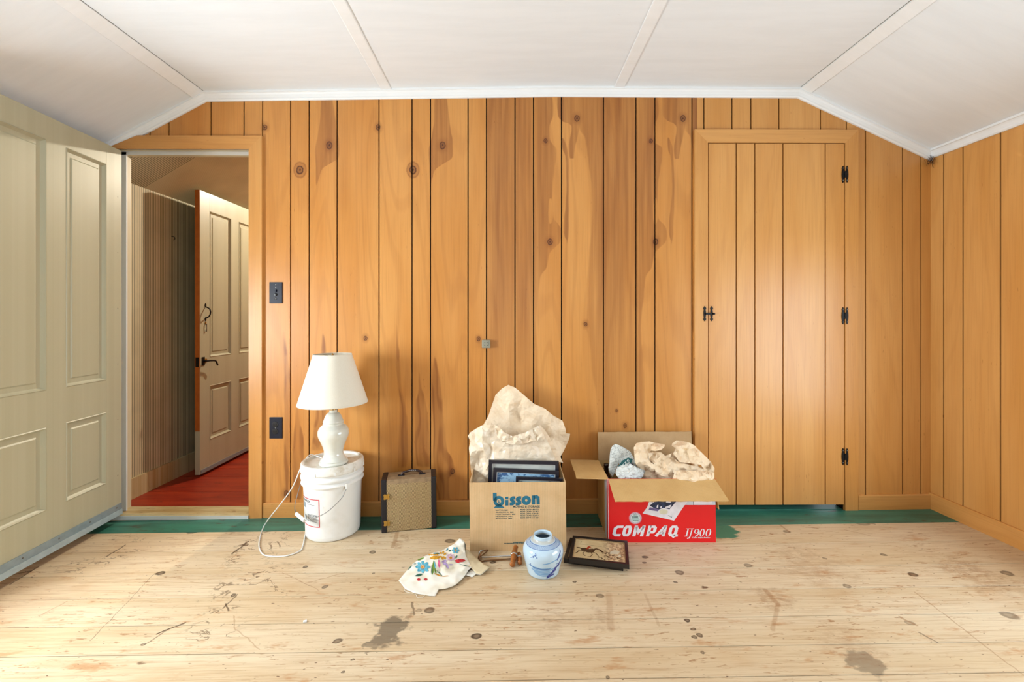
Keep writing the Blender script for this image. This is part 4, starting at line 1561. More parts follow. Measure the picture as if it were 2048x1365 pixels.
cardboard('kraft_board', (222, 188, 142), (210, 172, 124))
cardboard('flap_board', (212, 174, 116), (202, 162, 104), 'x', 0.06)
cardboard('flap_board_grey', (192, 158, 116), (180, 146, 104), 'x', 0.06)
painted_boards('print_red', (226, 26, 30), (220, 22, 28), (206, 20, 26), 0.7, 0.9, 0.35)
plain('ink_teal', (34, 110, 134), 0.7, var=0.08)
plain('ink_dark_teal', (58, 92, 92), 0.7)
plain('print_white', (236, 232, 236), 0.4)
plain('print_pale', (206, 214, 222), 0.4)
plain('print_navy', (44, 58, 92), 0.4, var=0.3, scale=60)
plain('print_violet', (126, 112, 160), 0.4, var=0.2, scale=60)
plain('print_cream', (226, 222, 192), 0.4)


def carton(root, w, d, h, front, side, back, inner, t=0.004):
    """open carton in local x 0..w, y 0..d (front at y = 0)"""
    ob('carton_front', bx(0, w, 0, t, 0, h), front, root)
    ob('carton_back', bx(0, w, d - t, d, 0, h), back, root)
    ob('carton_side', bx(0, t, t, d - t, 0, h), side, root)
    ob('carton_side', bx(w - t, w, t, d - t, 0, h), side, root)
    ob('carton_bottom', bx(t, w - t, t, d - t, 0.0, t), inner, root)


# ---- moving box
qa, qb = fl(940, 1103.5), fl(1132.8, 1102)
bang = math.atan2(qb.y - qa.y, qb.x - qa.x)
BW = (Vector(qb[:2]) - Vector(qa[:2])).length
BH = atY(1036, 966, qa.y).z - qa.z
BD = 0.30
mbox = thing('moving_box', 'tan corrugated moving carton with teal bisson print', 'box', loc=(qa.x, qa.y, qa.z), rot=(0, TILT, bang))
carton(mbox, BW, BD, BH, 'kraft_board', 'kraft_board', 'kraft_board', 'kraft_board')
front = mbox.children[0]


def cb(px, py):
    """photo point -> local x, z on the moving box front"""
    return ((px - 939) / (1132.2 - 939) * BW, (1103 - py) / (1103 - 966) * BH)


def cbz(cx, cy):          # zoomed crop of the print -> local x, z
    return cb(960 + cx / 9.747, 970 + cy / 9.75)


PF = lambda y: (lambda x, z: (x, y, z))
bm = bmesh.new()
S = lambda pts: [cbz(*p) for p in pts]


def ring_polys(cx, cy, ro, ri, n=28):
    q = []
    for k in range(n):
        a, b = 2 * math.pi * k / n, 2 * math.pi * (k + 1) / n
        q.append([(cx + ro * math.cos(a), cy + ro * math.sin(a)), (cx + ro * math.cos(b), cy + ro * math.sin(b)), (cx + ri * math.cos(b), cy + ri * math.sin(b)), (cx + ri * math.cos(a), cy + ri * math.sin(a))])
    return q


def crop_polys(polys):
    add_polys(bm, [[cbz(*p) for p in q] for q in polys], PF(-0.0006))


# b: stem, bowl with a swirl hole and a road running out of it
crop_polys([[(255, 160), (327, 160), (327, 330), (268, 330), (255, 300)]])
crop_polys(ring_polys(370, 325, 105, 44))
crop_polys([[(352, 330), (366, 322), (372, 340), (398, 345), (384, 362), (358, 352)], [(386, 318), (376, 330), (360, 318), (348, 306), (372, 302)]])
crop_polys([[(352, 372), (388, 372), (480, 456), (262, 456)]])
# i
crop_polys([[(497, 238), (555, 236), (555, 282), (497, 284)], [(497, 298), (555, 296), (555, 410), (497, 412)]])
# s s
for ox in (580, 698):
    pth = [(ox + 108, 262), (ox + 62, 262), (ox + 34, 284), (ox + 38, 306), (ox + 78, 334), (ox + 80, 360), (ox + 52, 378), (ox + 0, 378)]
    crop_polys(ribbon(pth, 62))
# o
crop_polys(ring_polys(905, 312, 90, 24))
# n
crop_polys([[(1016, 218), (1078, 214), (1078, 390), (1016, 394)], ])
crop_polys(ribbon([(1050, 252), (1105, 242), (1134, 262), (1138, 390)], 62))
ob('bisson_lettering', bm, 'ink_teal', front)
bm = bmesh.new()


def cbtext(s, x0, x1, y0, y1, bold=0.02):
    a, b = cbz(x0, y1), cbz(x1, y0)
    add_polys(bm, label_text(s, a[0], b[0], a[1], b[1], bold), PF(-0.0006))


cbtext('MOVING & STORAGE', 645, 1170, 412, 456, 0.02)
for k, (a, n, x1) in enumerate((('BATH, ME', '800-370-4611', 545), ('AUGUSTA, ME', '800-370-2141', 652), ('PORTLAND, ME', '800-370-6469', 690), ('HUDSON, NH', '800-370-6261', 628), ('BOSTON, MA', '800-874-1133', 628))):
    yy = 488 + k * 39.5
    cbtext(a, 304, x1, yy, yy + 27, 0.02)
    cbtext(n, 788, 1138, yy - 10, yy + 17, 0.02)
random.seed(5)
x_ = 465
while x_ < 632:            # print too small to read: strokes only
    w_ = random.uniform(5, 12)
    crop_polys([[(x_, 1138), (x_ + w_, 1137), (x_ + w_, 1153), (x_, 1155)]])
    x_ += w_ + random.uniform(2, 5)
ob('address_lettering', bm, 'ink_dark_teal', front)
bm = bmesh.new()
a, b = cbz(645, 1160), cbz(905, 1118)
add_polys(bm, [[(a[0], a[1]), (b[0], a[1]), (b[0], b[1]), (a[0], b[1])]], PF(-0.0005))
ob('maker_bar', bm, 'ink_dark_teal', front)
bm = bmesh.new()
for k in range(9):
    x_ = 662 + k * 25
    a, b = cbz(x_, 1152), cbz(x_ + random.uniform(6, 13), 1128 + random.uniform(0, 10))
    add_polys(bm, [[(a[0], a[1]), (b[0], a[1]), (b[0], b[1]), (a[0], b[1])]], PF(-0.0008))
ob('maker_strokes', bm, 'kraft_board', front)

# ---- printer box
ra, rb = fl(1217, 1085.5), fl(1432, 1085.5)
rang = math.atan2(rb.y - ra.y, rb.x - ra.x)
RW = (Vector(rb[:2]) - Vector(ra[:2])).length
RH = 0.309 - ra.z
RD = 0.285
pbox = thing('printer_box', 'open red and white COMPAQ printer carton with spread flaps', 'box', loc=(ra.x, ra.y, ra.z), rot=(0, TILT, rang))
carton(pbox, RW, RD, RH, 'print_red', 'flap_board', 'flap_board', 'flap_board_grey')
rf = pbox.children[0]
# red wrap and white strip round the left edge
ob('side_print', bx(-0.0006, 0.0, 0.0, 0.026, 0.0, RH), 'print_red', pbox.children[2])
ob('side_strip', bx(-0.0008, 0.0, 0.026, 0.085, 0.0, RH), 'print_pale', pbox.children[2])
ob('corner_edge', bx(-0.0006, 0.0012, -0.0012, 0.001, 0.0, RH), 'print_white', rf)
FL = 0.155


def flap(name, hinge0, hinge1, out, length, mat_in, mat_out, jag=0.0, seed=1, taper=0.0):
    """flap from the hinge edge in direction out, 4 mm thick"""
    rnd = random.Random(seed)
    h0, h1, o = Vector(hinge0), Vector(hinge1), Vector(out).normalized()
    e = (h1 - h0)
    nrm = e.cross(o).normalized()
    n = 26
    rows = []
    bm = bmesh.new()
    for k in range(n + 1):
        s = k / n
        Lk = length - (rnd.uniform(0, jag) if jag else 0)
        base = h0 + e * s
        tip = h0 + e * (taper + s * (1 - 2 * taper)) + o * Lk
        rows.append([bm.verts.new(p) for p in (base, tip, tip + nrm * 0.0035, base + nrm * 0.0035)])
    for a, b in zip(rows, rows[1:]):
        for i in range(4):
            j = (i + 1) % 4
            bm.faces.new((a[i], b[i], b[j], a[j]))
    bm.faces.new(rows[0])
    bm.faces.new(rows[-1][::-1])
    return ob(name, bm, mat_in, pbox)


flap('front_flap', (0.003, 0.0, RH), (RW - 0.003, 0.0, RH), (0, -0.147, -0.046), FL, 'flap_board', 'print_red', 0.004, 3)
flap('back_flap', (0.003, RD - 0.003, RH), (RW - 0.003, RD - 0.003, RH), (0, 0.05, 1), 0.152, 'flap_board_grey', 'print_red', 0.002, 5)
flap('side_flap', (0.0, RD - 0.004, RH), (0.0, 0.004, RH), (-1, 0.0, 0.03), 0.150, 'flap_board', 'print_red', 0.003, 7)
flap('side_flap', (RW + 0.001, 0.004, RH), (RW + 0.001, RD - 0.004, RH), (0.12, 0, -1), 0.150, 'flap_board', 'print_red', 0.003, 9)


def rc(cx, cy):          # zoomed crop (1190..1450 x 980..1100) -> local x, z on the printer box front
    px, py = 1190 + cx / 7.877, 980 + cy / 7.877
    return ((px - 1217) / 215.0 * RW, (1085.5 - py) / FPX * (ra.y + DW))


def rpolys(bm, polys, y=-0.0006):
    add_polys(bm, [[rc(*p) for p in q] for q in polys], PF(y))


# COMPAQ, heavy slanted letters
bm = bmesh.new()
LH = 170.0


def stroke_letter(x0, w, strokes, closed=False, wt=0.22, xs=1.35):
    """strokes in unit letter space (0..w/LH/xs, 0..1)"""
    U = w / (LH * xs)
    for pth, cl in strokes:
        q = ribbon([(x * U if True else x, y) for x, y in pth], wt, cl)
        polys = []
        for poly in q:
            polys.append([(x0 + p[0] * LH * xs + p[1] * 46 - 0, 735 - p[1] * LH) for p in poly])
        rpolys(bm, polys)


a_ = 0.11
def rr(l, r, c=0.16, cc=0.30):
    return [(l, 1 - a_ - c), (l + cc * 0.5, 1 - a_), (r - cc * 0.5, 1 - a_), (r, 1 - a_ - c), (r, a_ + c), (r - cc * 0.5, a_), (l + cc * 0.5, a_), (l, a_ + c)]


stroke_letter(262, 145, [([(1.02, 1 - a_), (0.40, 1 - a_), (0.19, 1 - a_ - 0.14), (0.19, a_ + 0.14), (0.40, a_), (0.94, a_)], False)])
stroke_letter(416, 132, [(rr(0.20, 0.85), True)])
stroke_letter(585, 172, [([(0.16, 0), (0.16, 1.0)], False), ([(0.16, 0.93), (0.50, 0.40), (0.86, 0.93)], False), ([(0.86, 1.0), (0.86, 0)], False)])
stroke_letter(806, 130, [([(0.18, 0), (0.18, 1.0)], False), ([(0.18, 1 - a_), (0.70, 1 - a_), (0.86, 1 - a_ - 0.10), (0.86, 0.50), (0.70, 0.38), (0.18, 0.38)], False)])
stroke_letter(945, 150, [([(0.10, 0), (0.86, 0.98)], False), ([(0.86, 1.0), (0.86, 0)], False), ([(0.40, 0.30), (0.86, 0.30)], False)])
stroke_letter(1140, 138, [(rr(0.20, 0.85), True), ([(0.62, -0.10), (0.80, 0.06), (1.18, 0.08)], False)])
ob('compaq_lettering', bm, 'print_white', rf)
# IJ900 in a slanted serif face
bm = bmesh.new()


def oval(cx, cy, rx, ry, tx, ty, sh=0.22, n=24, a0=0, a1=360):
    q = []
    for k in range(n):
        a, b = math.radians(a0 + (a1 - a0) * k / n), math.radians(a0 + (a1 - a0) * (k + 1) / n)
        f = lambda t, o: (cx + (rx - tx * o) * math.cos(t) - sh * (ry - ty * o) * math.sin(t), cy + (ry - ty * o) * math.sin(t))
        q.append([f(a, 0), f(b, 0), f(b, 1), f(a, 1)])
    return q


rpolys(bm, oval(1690, 678, 38, 62, 19, 7) + oval(1787, 678, 42, 62, 21, 7))
rpolys(bm, oval(1603, 655, 38, 38, 17, 7))
rpolys(bm, ribbon([(1644, 640), (1640, 680), (1615, 718), (1575, 740)], 15))
rpolys(bm, ribbon([(1470, 622), (1440, 732)], 20) + [[(1440, 612), (1505, 612), (1503, 620), (1438, 620)], [(1408, 728), (1472, 728), (1470, 737), (1406, 737)]])
rpolys(bm, ribbon([(1532, 622), (1500, 735), (1484, 760), (1450, 768)], 17) + [[(1504, 612), (1562, 612), (1560, 620), (1502, 620)]])
ob('model_lettering', bm, 'print_white', rf)
bm = bmesh.new()
a, b = rc(1525, 772), rc(1818, 744)
add_polys(bm, label_text('Color Inkjet Printer', a[0], b[0], a[1], b[1], 0.03, 0.2), PF(-0.0006))
ob('subtitle_lettering', bm, 'print_white', rf)
# picture of the printer and its printed sheet
bm = bmesh.new()
rpolys(bm, [[(905, 60), (1905, 60), (1905, 243), (905, 243)]], -0.0003)
pic = ob('printer_picture', bm, 'print_pale', rf)
bm = bmesh.new()
rpolys(bm, [[(1560, 60), (1850, 60), (1850, 222), (1560, 222)]], -0.0005)
ob('picture_panel', bm, 'print_white', pic)
bm = bmesh.new()
rpolys(bm, [[(1000, 60), (1560, 60), (1560, 165), (1510, 165), (1490, 140), (1000, 140)], [(1555, 60), (1562, 60), (1562, 243), (1555, 243)]], -0.00055)
ob('picture_slot', bm, 'print_navy', pic)
bm = bmesh.new()
rpolys(bm, [[(905, 60), (1520, 60), (1495, 160), (1420, 245), (1250, 490), (755, 372), (830, 275)]], -0.0007)
sheet = ob('printed_sheet', bm, 'print_white', rf)
bm = bmesh.new()
rpolys(bm, [[(905, 60), (905, 243), (905, 235)]], -0.0005)
rpolys(bm, [[(905, 143), (985, 143), (905, 205)]], -0.0007)
rpolys(bm, [[(870, 250), (960, 175), (1060, 155), (1310, 160), (1240, 240), (1180, 310), (1090, 285), (1020, 310), (960, 305)]], -0.0009)
ob('photo_print', bm, 'print_navy', sheet)
bm = bmesh.new()
rpolys(bm, [[(870, 275), (1020, 310), (995, 342), (850, 315)]], -0.0010)
ob('photo_print', bm, 'print_violet', sheet)
bm = bmesh.new()
rpolys(bm, [[(1130, 170), (1205, 175), (1200, 205), (1125, 200)], [(1120, 270), (1210, 235), (1190, 290), (1110, 285)], [(985, 245), (1005, 235), (1000, 290), (975, 285)], [(1040, 262), (1062, 258), (1052, 292), (1030, 290)]], -0.0011)
ob('photo_highlight', bm, 'print_white', sheet)
bm = bmesh.new()
rpolys(bm, oval(1085, 348, 68, 40, 67, 39, 0.0), -0.0010)
ob('photo_print', bm, 'print_cream', sheet)
bm = bmesh.new()
rpolys(bm, ribbon([(1150, 412), (1170, 405), (1185, 415), (1172, 425)], 5) + ribbon([(1190, 420), (1205, 438), (1215, 425), (1210, 445)], 6), -0.0010)
ob('signature', bm, 'ink_dark_teal', sheet)
# round badge
bm = bmesh.new()
rpolys(bm, oval(640, 448, 104, 97, 103, 96, 0.0, 40), -0.0006)
bad = ob('badge', bm, 'print_white', rf)
plain('badge_mint', (196, 226, 218), 0.4)
plain('badge_pink', (232, 120, 140), 0.4)
bm = bmesh.new()
rpolys(bm, oval(640, 448, 104, 97, 10, 9, 0.0, 40), -0.0008)
ob('badge_rim', bm, 'badge_pink', bad)
bm = bmesh.new()
rpolys(bm, oval(640, 448, 64, 60, 63, 59, 0.0, 32), -0.0008)
ob('badge_centre', bm, 'badge_mint', bad)
bm = bmesh.new()
for k in range(30):
    a = 2 * math.pi * k / 30
    c, s = math.cos(a), math.sin(a)
    rpolys(bm, [[(640 + 92 * c - 3 * s, 448 + 86 * s + 3 * c), (640 + 92 * c + 3 * s, 448 + 86 * s - 3 * c), (640 + 72 * c + 2 * s, 448 + 67 * s - 2 * c), (640 + 72 * c - 2 * s, 448 + 67 * s + 2 * c)]], -0.0009)
# worn, unreadable print: only its strokes show
random.seed(8)
for x0, x1, y0, y1 in ((605, 672, 392, 402), (586, 680, 418, 440), (592, 690, 456, 468), (600, 684, 480, 490)):
    x = x0
    while x < x1:
        w_ = random.uniform(4, 11)
        rpolys(bm, [[(x, y0), (x + w_, y0), (x + w_, y1 - random.uniform(0, 5)), (x, y1)]], -0.0010)
        x += w_ + random.uniform(3, 6)
ob('badge_print', bm, 'label_ink', bad)


# ------------------------------------------------------------------ papers and frames in the moving box
def kraft_paper(name, c1, c2, rough=0.55, spec=0.35):
    g = G(name)
    p, x, y, z = g.pos('object')
    t = g.noise(p, 18, 4, 0.65)
    col = g.mix(g.ss(t, 0.35, 0.7), lin(*c1), lin(*c2))
    q = g.noise(p, 9, 2, 0.5)
    w = g.vec(x + q * 0.06, y + q * 0.05, z - q * 0.06)
    cr = g.abs(g.noise(w, 16, 1, 0.4) - 0.5) + g.abs(g.noise(w, 34, 1, 0.4) - 0.5) * 0.6
    g.bump(cr, 0.55, 0.016)
    M[name] = g.out(col, rough, spec=spec)


kraft_paper('wrapping_paper', (238, 217, 188), (230, 204, 170))
kraft_paper('bag_paper', (240, 224, 200), (232, 210, 180), 0.38, 0.6)


def z4(pts):          # zoomed crop (900..1180 x 750..1120) -> photo px
    return [(900 + x / 3.689, 750 + y / 3.689) for x, y in pts]


rear_out = z4([(245, 372), (285, 300), (335, 150), (385, 100), (430, 75), (480, 95), (545, 150), (620, 215), (700, 250), (760, 300), (830, 340), (852, 400), (855, 432), (886, 436),
               (880, 470), (840, 560), (795, 640), (790, 900), (300, 900), (300, 640), (280, 460)])


def rear_map(x, y):
    top = max(0.0, (965 - y) / 195.0)
    Y = -0.145 + 0.075 * top
    s = (x - 1040) / 90.0
    Y -= 0.030 * (1 - min(1, s * s)) * (1 - 0.5 * top)
    p = atY(x, y, Y)
    k = crumple(p, 11, 6.0, 0.055, 4) + crumple(p, 5, 15.0, 0.022, 4)
    p = atY(x, y, min(Y - k, -0.012))
    return p


tag(px_sheet('wrapping_paper_sheet', rear_out, rear_map, 7.5, 'wrapping_paper', smooth=False), 'tall creased sheet of brown wrapping paper leaning on the wall in the moving box', 'paper')

bag = thing('paper_bag', 'crumpled brown paper bag with folded top behind the framed pictures', 'bag', loc=(qa.x, qa.y, qa.z))
bag_out = z4([(132, 452), (150, 425), (190, 400), (240, 372), (330, 368), (372, 395), (400, 425), (460, 455), (560, 425), (650, 380), (690, 440), (735, 520), (785, 640), (785, 900), (170, 900),
              (172, 790), (152, 700), (146, 600), (140, 540), (150, 490)])


def bag_Y(x, y):
    s = (x - 1020) / 95.0
    return -0.212 - 0.036 * (1 - min(1.0, s * s)) + 0.00018 * (965 - y)


def bag_map(x, y):
    Y = bag_Y(x, y)
    p = atY(x, y, Y)
    flat = 1.0 if x < 985 else 0.40
    k = (crumple(p, 23, 8.0, 0.045, 4) + crumple(p, 31, 18.0, 0.018, 4)) * flat
    return atY(x, y, Y - k) - bag.location


px_sheet('bag_front', bag_out, bag_map, 7.5, 'bag_paper', bag)
col_out = z4([(330, 368), (372, 395), (400, 425), (460, 455), (560, 425), (650, 378), (690, 438), (700, 480), (600, 500), (520, 512), (450, 515), (380, 492), (330, 440)])


def col_map(x, y):
    Y = bag_Y(x, y) - 0.014
    p = atY(x, y, Y)
    return atY(x, y, Y - crumple(p, 41, 26.0, 0.022, 5)) - bag.location


px_sheet('folded_collar', col_out, col_map, 5.5, 'bag_paper', bag)
side_out = z4([(650, 380), (690, 440), (735, 520), (785, 640), (835, 650), (790, 560), (740, 470), (700, 410), (665, 372)])


def side_map(x, y):
    Y = bag_Y(min(x, 1090), y) + 0.0012 * max(0, x - 1076)
    p = atY(x, y, Y)
    return atY(x, y, Y + crumple(p, 47, 26.0, 0.02, 4)) - bag.location


px_sheet('bag_gusset', side_out, side_map, 6.0, 'wrapping_paper', bag)

# framed pictures standing in the box
plain('frame_black', (24, 26, 40), 0.32, spec=0.6, bump=0.05)
plain('frame_black_warm', (34, 30, 28), 0.4, bump=0.1)


def ink_print(name, paper, ink, scale, thr=0.5, soft=0.08, seed=0.0, zlo=-9.0, zhi=9.0):
    g = G(name)
    p, x, y, z = g.pos('object')
    n1 = g.noise(g.vec(x * scale + seed, y * scale, z * scale * 1.2), 1.0, 5, 0.62, 0.5)
    n2 = g.noise(g.vec(x * scale * 0.5 + seed, 3.0, z * scale * 0.5), 1.0, 2)
    m = g.ss(n1 + (n2 - 0.5) * 0.7, thr, thr + soft)
    m = m * g.ss(z, zlo, zlo + 0.01) * g.ss(z, zhi, zhi - 0.01)
    col = g.mix(g.ss(n2, 0.3, 0.7), lin(*paper), lin(*[v * 0.92 for v in paper]))
    col = g.mix(m * 0.9, col, lin(*ink))
    g.bsdf.inputs['Coat Weight'].default_value = 0.6
    M[name] = g.out(col, 0.3, spec=0.5, coat=0.5, coatr=0.05)


ink_print('print_pale_scene', (206, 208, 200), (120, 126, 126), 22, 0.62, 0.1, 0, -9, -0.035)
ink_print('print_blue_flowers', (166, 206, 234), (40, 86, 140), 24, 0.52, 0.07, 4)
ink_print('print_small_scene', (186, 206, 206), (60, 90, 100), 30, 0.56, 0.07, 8)


def framed(name, label, tl, tr, Y, drop, fw, pic, mat='frame_black'):
    """a framed picture standing in the box: photo points of its top corners, depth, height"""
    a, b = atY(*tl, Y), atY(*tr, Y)
    w = math.hypot(b.x - a.x, b.z - a.z)
    roll = -math.atan2(b.z - a.z, b.x - a.x)
    r = thing(name, label, 'picture', loc=a, rot=(math.radians(-5), roll, 0), group='framed pictures in the moving box')
    t = 0.016
    def rail(pts):
        bm = prism(pts, 0.0, t)
        ob('frame_rail', bm, mat, r)
    rail([(0, 0), (w, 0), (w - fw, -fw), (fw, -fw)])
    rail([(0, -drop), (fw, -drop + fw), (w - fw, -drop + fw), (w, -drop)])
    rail([(0, 0), (fw, -fw), (fw, -drop + fw), (0, -drop)])
    rail([(w, 0), (w, -drop), (w - fw, -drop + fw), (w - fw, -fw)])
    # inner step
    s = 0.003
    bm = bmesh.new()
    add_q = [((fw, -fw), (w - fw, -fw), (w - fw, -fw - s), (fw, -fw - s)), ((fw, -fw), (fw + s, -fw), (fw + s, -drop + fw), (fw, -drop + fw)), ((w - fw - s, -fw), (w - fw, -fw), (w - fw, -drop + fw), (w - fw - s, -drop + fw))]
    for q in add_q:
        prism(q, 0.005, 0.012, 'y', bm)
    ob('inner_lip', bm, 'label_paper', r)
    ob('picture_print', bx(fw, w - fw, 0.008, 0.012, -drop + fw, -fw), pic, r)
    return r


YF = qa.y
framed('framed_picture', 'rearmost and tallest black framed picture in the moving box', (977.5, 921), (1117.5, 923.5), YF + 0.105, 0.24, 0.0165, 'print_pale_scene')
framed('framed_picture', 'black framed blue flower picture in the middle of the moving box', (987, 937), (1118, 943), YF + 0.070, 0.22, 0.0165, 'print_blue_flowers')
framed('framed_picture', 'lowest small black framed picture at the front of the moving box', (1032, 954.5), (1125.5, 958), YF + 0.036, 0.22, 0.0125, 'print_small_scene')


# ------------------------------------------------------------------ stuffing of the printer box
def news_mat(name, teal=False):
    g = G(name)
    p, x, y, z = g.pos('object')
    ln = g.abs(g.fract(z * 130.0 + x * 25.0) - 0.5)
    wd_ = g.noise(g.vec(x * 160, y * 160, g.m('FLOOR', z * 130.0 + x * 25.0)), 1.0, 1)
    clm = g.abs(g.fract(x * 26.0) - 0.5)
    m = g.ss(ln, 0.30, 0.18) * g.ss(wd_, 0.42, 0.5) * g.ss(clm, 0.47, 0.43)
    base = g.mix(g.noise(p, 25, 3), lin(228, 231, 226), lin(208, 212, 206))
    col = g.mix(m * 0.5, base, lin(90, 96, 98))
    M[name] = g.out(col, 0.7)


news_mat('newsprint')
plain('news_teal', (30, 92, 92), 0.6, var=0.1)
plain('news_photo', (56, 60, 76), 0.6, var=0.4, scale=70)
plain('news_skin', (196, 150, 124), 0.6)
plain('tissue_white', (222, 226, 222), 0.5, var=0.08, bump=0.2)


def z9(pts):          # zoomed crop (1180..1460 x 870..1000) -> photo px
    return [(1180 + x / 7.314, 870 + y / 7.314) for x, y in pts]


nw = thing('newspaper_bundle', 'folded newspaper bundle in the corner of the printer carton', 'newspaper', loc=(ra.x, ra.y, RH))


def news_map(Yf, seed, amp=0.007):
    def f(x, y):
        Y = Yf(x, y)
        p = atY(x, y, Y)
        return atY(x, y, Y - crumple(p, seed, 20.0, amp, 5)) - nw.location
    return f


o1 = z9([(300, 215), (330, 160), (372, 136), (430, 155), (510, 195), (590, 250), (640, 340), (660, 420), (720, 520), (520, 560), (420, 420), (380, 500), (330, 620), (285, 560), (270, 480), (285, 400), (290, 300)])
px_sheet('news_page', o1, news_map(lambda x, y: ra.y + 0.155 - 0.0006 * (y - 890), 3), 3.5, 'newsprint', nw)
o2 = z9([(395, 505), (420, 450), (470, 380), (560, 335), (625, 360), (600, 420), (540, 440), (500, 500), (470, 560)])
px_sheet('news_heading', o2, news_map(lambda x, y: ra.y + 0.118 - 0.0006 * (y - 890), 4, 0.006), 3.5, 'news_teal', nw)
bm = bmesh.new()
for k in range(3):
    for j in range(4):
        x0, y0 = 430 + j * 36 + k * 8, 478 - j * 34 + k * 20
        q = z9([(x0, y0), (x0 + 24, y0 - 22), (x0 + 30, y0 - 14), (x0 + 6, y0 + 8)])
        f = news_map(lambda x, y: ra.y + 0.110 - 0.0006 * (y - 890), 4, 0.006)
        bm.faces.new([bm.verts.new(f(*p)) for p in q])
ob('heading_strokes', bm, 'newsprint', nw)
o3 = z9([(500, 520), (540, 440), (600, 410), (680, 470), (760, 540), (700, 570), (560, 560)])
px_sheet('news_photo', o3, news_map(lambda x, y: ra.y + 0.108 - 0.0006 * (y - 890), 6, 0.006), 3.5, 'news_photo', nw)
o4 = z9([(575, 530), (600, 505), (640, 515), (650, 545), (600, 552)])
px_sheet('photo_detail', o4, news_map(lambda x, y: ra.y + 0.100 - 0.0006 * (y - 890), 6, 0.004), 3.5, 'news_skin', nw)
o5 = z9([(560, 430), (640, 470), (720, 530), (830, 590), (800, 520), (700, 480), (650, 420), (610, 380)])
px_sheet('news_fold', o5, news_map(lambda x, y: ra.y + 0.098, 8, 0.010), 3.5, 'newsprint', nw)


def blob(name, c, rad, prof, seed, freq, amp, mat, parent=None, sub=5, label=None, cat=None):
    bm = bmesh.new()
    bmesh.ops.create_icosphere(bm, subdivisions=sub, radius=1.0)
    for v in bm.verts:
        d = v.co.copy()
        q = Vector((d.x * rad[0], d.y * rad[1], d.z * rad[2] * (prof(d.x, d.y) if d.z > 0 else 1.0)))
        k = crumple(q + Vector(c), seed, freq, amp, 7) + crumple(q, seed + 9, freq * 2.6, amp * 0.40, 5)
        rj = random.Random(int(v.index * 7 + seed))
        v.co = q + d * (k + rj.uniform(-1, 1) * amp * 0.07) + Vector((rj.uniform(-1, 1), rj.uniform(-1, 1), rj.uniform(-1, 1))) * 0.0035
        if v.co.z < 0.004:
            v.co.y = max(-0.122, min(0.122, v.co.y))
            v.co.z = max(v.co.z, -0.10)
    o = ob(name, bm, mat, parent)
    return o


tw = blob('tissue_wad', (0, 0, 0), (0.068, 0.052, 0.034), lambda x, y: 1.0, 14, 16, 0.012, 'tissue_white', None, 4)
pw = atY(1259, 952, ra.y + 0.075)
tw.location = (pw.x, pw.y, RH + ra.z + 0.004)
tag(tw, 'crumpled white paper wad in front of the newspaper in the printer carton', 'paper wad')

# brown packing paper: saddle of two humps, a long rolled lip hanging over the front edge
plain_c = atY(1345, 930, ra.y + 0.13)
pk = thing('packing_paper', 'big crumpled heap of brown packing paper in the printer carton', 'packing paper', loc=(plain_c.x, ra.y + 0.135, RH + ra.z))
kraft_paper('packing_kraft', (240, 218, 186), (232, 204, 168), 0.5, 0.4)


def saddle(x, y):
    hl = math.exp(-((x + 0.62) / 0.30) ** 2)
    hr = math.exp(-((x - 0.36) / 0.30) ** 2)
    dip = 0.36
    back = 0.5 + 0.5 * min(1, max(-1, (y + 0.2) * 2.0))
    return dip + (0.80 * hl + 0.84 * hr) * (0.45 + 0.55 * back) - 0.12 * max(0, x - 0.6)


blob('crumpled_core', (0, 0, 0), (0.165, 0.085, 0.085), saddle, 51, 9.0, 0.040, 'packing_kraft', pk, 4)


def pk_sheet(outline, y_top, y_bot, seed, amp, bulge, step=5.0, smooth=False):
    """one lobe of the crumpled paper: measured outline, bellied towards the viewer, with hard folds"""
    pts = z9(outline)
    cx_ = sum(p[0] for p in pts) / len(pts)
    cy_ = sum(p[1] for p in pts) / len(pts)
    ya, yb = min(p[1] for p in pts), max(p[1] for p in pts)
    rx_ = (max(p[0] for p in pts) - min(p[0] for p in pts)) / 2
    ry_ = (yb - ya) / 2

    def f(x, y):
        t = (y - ya) / (yb - ya)
        r2 = min(1.0, ((x - cx_) / rx_) ** 2 + ((y - cy_) / ry_) ** 2)
        Y = ra.y + y_top + (y_bot - y_top) * t - bulge * math.sqrt(1 - r2)
        p = atY(x, y, Y)
        k = crumple(p, seed, 14.0, amp, 5) + crumple(p, seed + 3, 36.0, amp * 0.35, 4)
        return atY(x, y, Y - k) - pk.location
    return px_sheet('crumpled_sheet', pts, f, step, 'packing_kraft', pk, 0.0009, smooth, seed)


pk_sheet([(640, 190), (680, 125), (740, 110), (800, 105), (870, 100), (945, 120), (1090, 140), (1095, 170), (1050, 215), (960, 240), (900, 230), (850, 270), (830, 330), (880, 400), (960, 450), (1050, 490), (1020, 590),
          (900, 590), (840, 570), (780, 510), (700, 470), (655, 400), (650, 300)], 0.150, 0.085, 71, 0.040, 0.035)
pk_sheet([(850, 270), (960, 255), (1040, 260), (1100, 310), (1190, 275), (1230, 350), (1300, 400), (1450, 440), (1640, 480), (1780, 520), (1800, 600), (1600, 620), (1350, 600), (1240, 560), (1220, 640), (1150, 620), (1060, 605),
          (960, 560), (940, 430), (870, 360)], 0.130, 0.050, 77, 0.034, 0.020)
pk_sheet([(1195, 160), (1200, 130), (1260, 85), (1350, 90), (1460, 120), (1530, 160), (1620, 250), (1700, 330), (1770, 400), (1822, 490), (1815, 570), (1700, 545), (1650, 480), (1620, 440), (1480, 420), (1310, 400), (1260, 330),
          (1215, 280), (1255, 200)], 0.165, 0.060, 83, 0.042, 0.040)
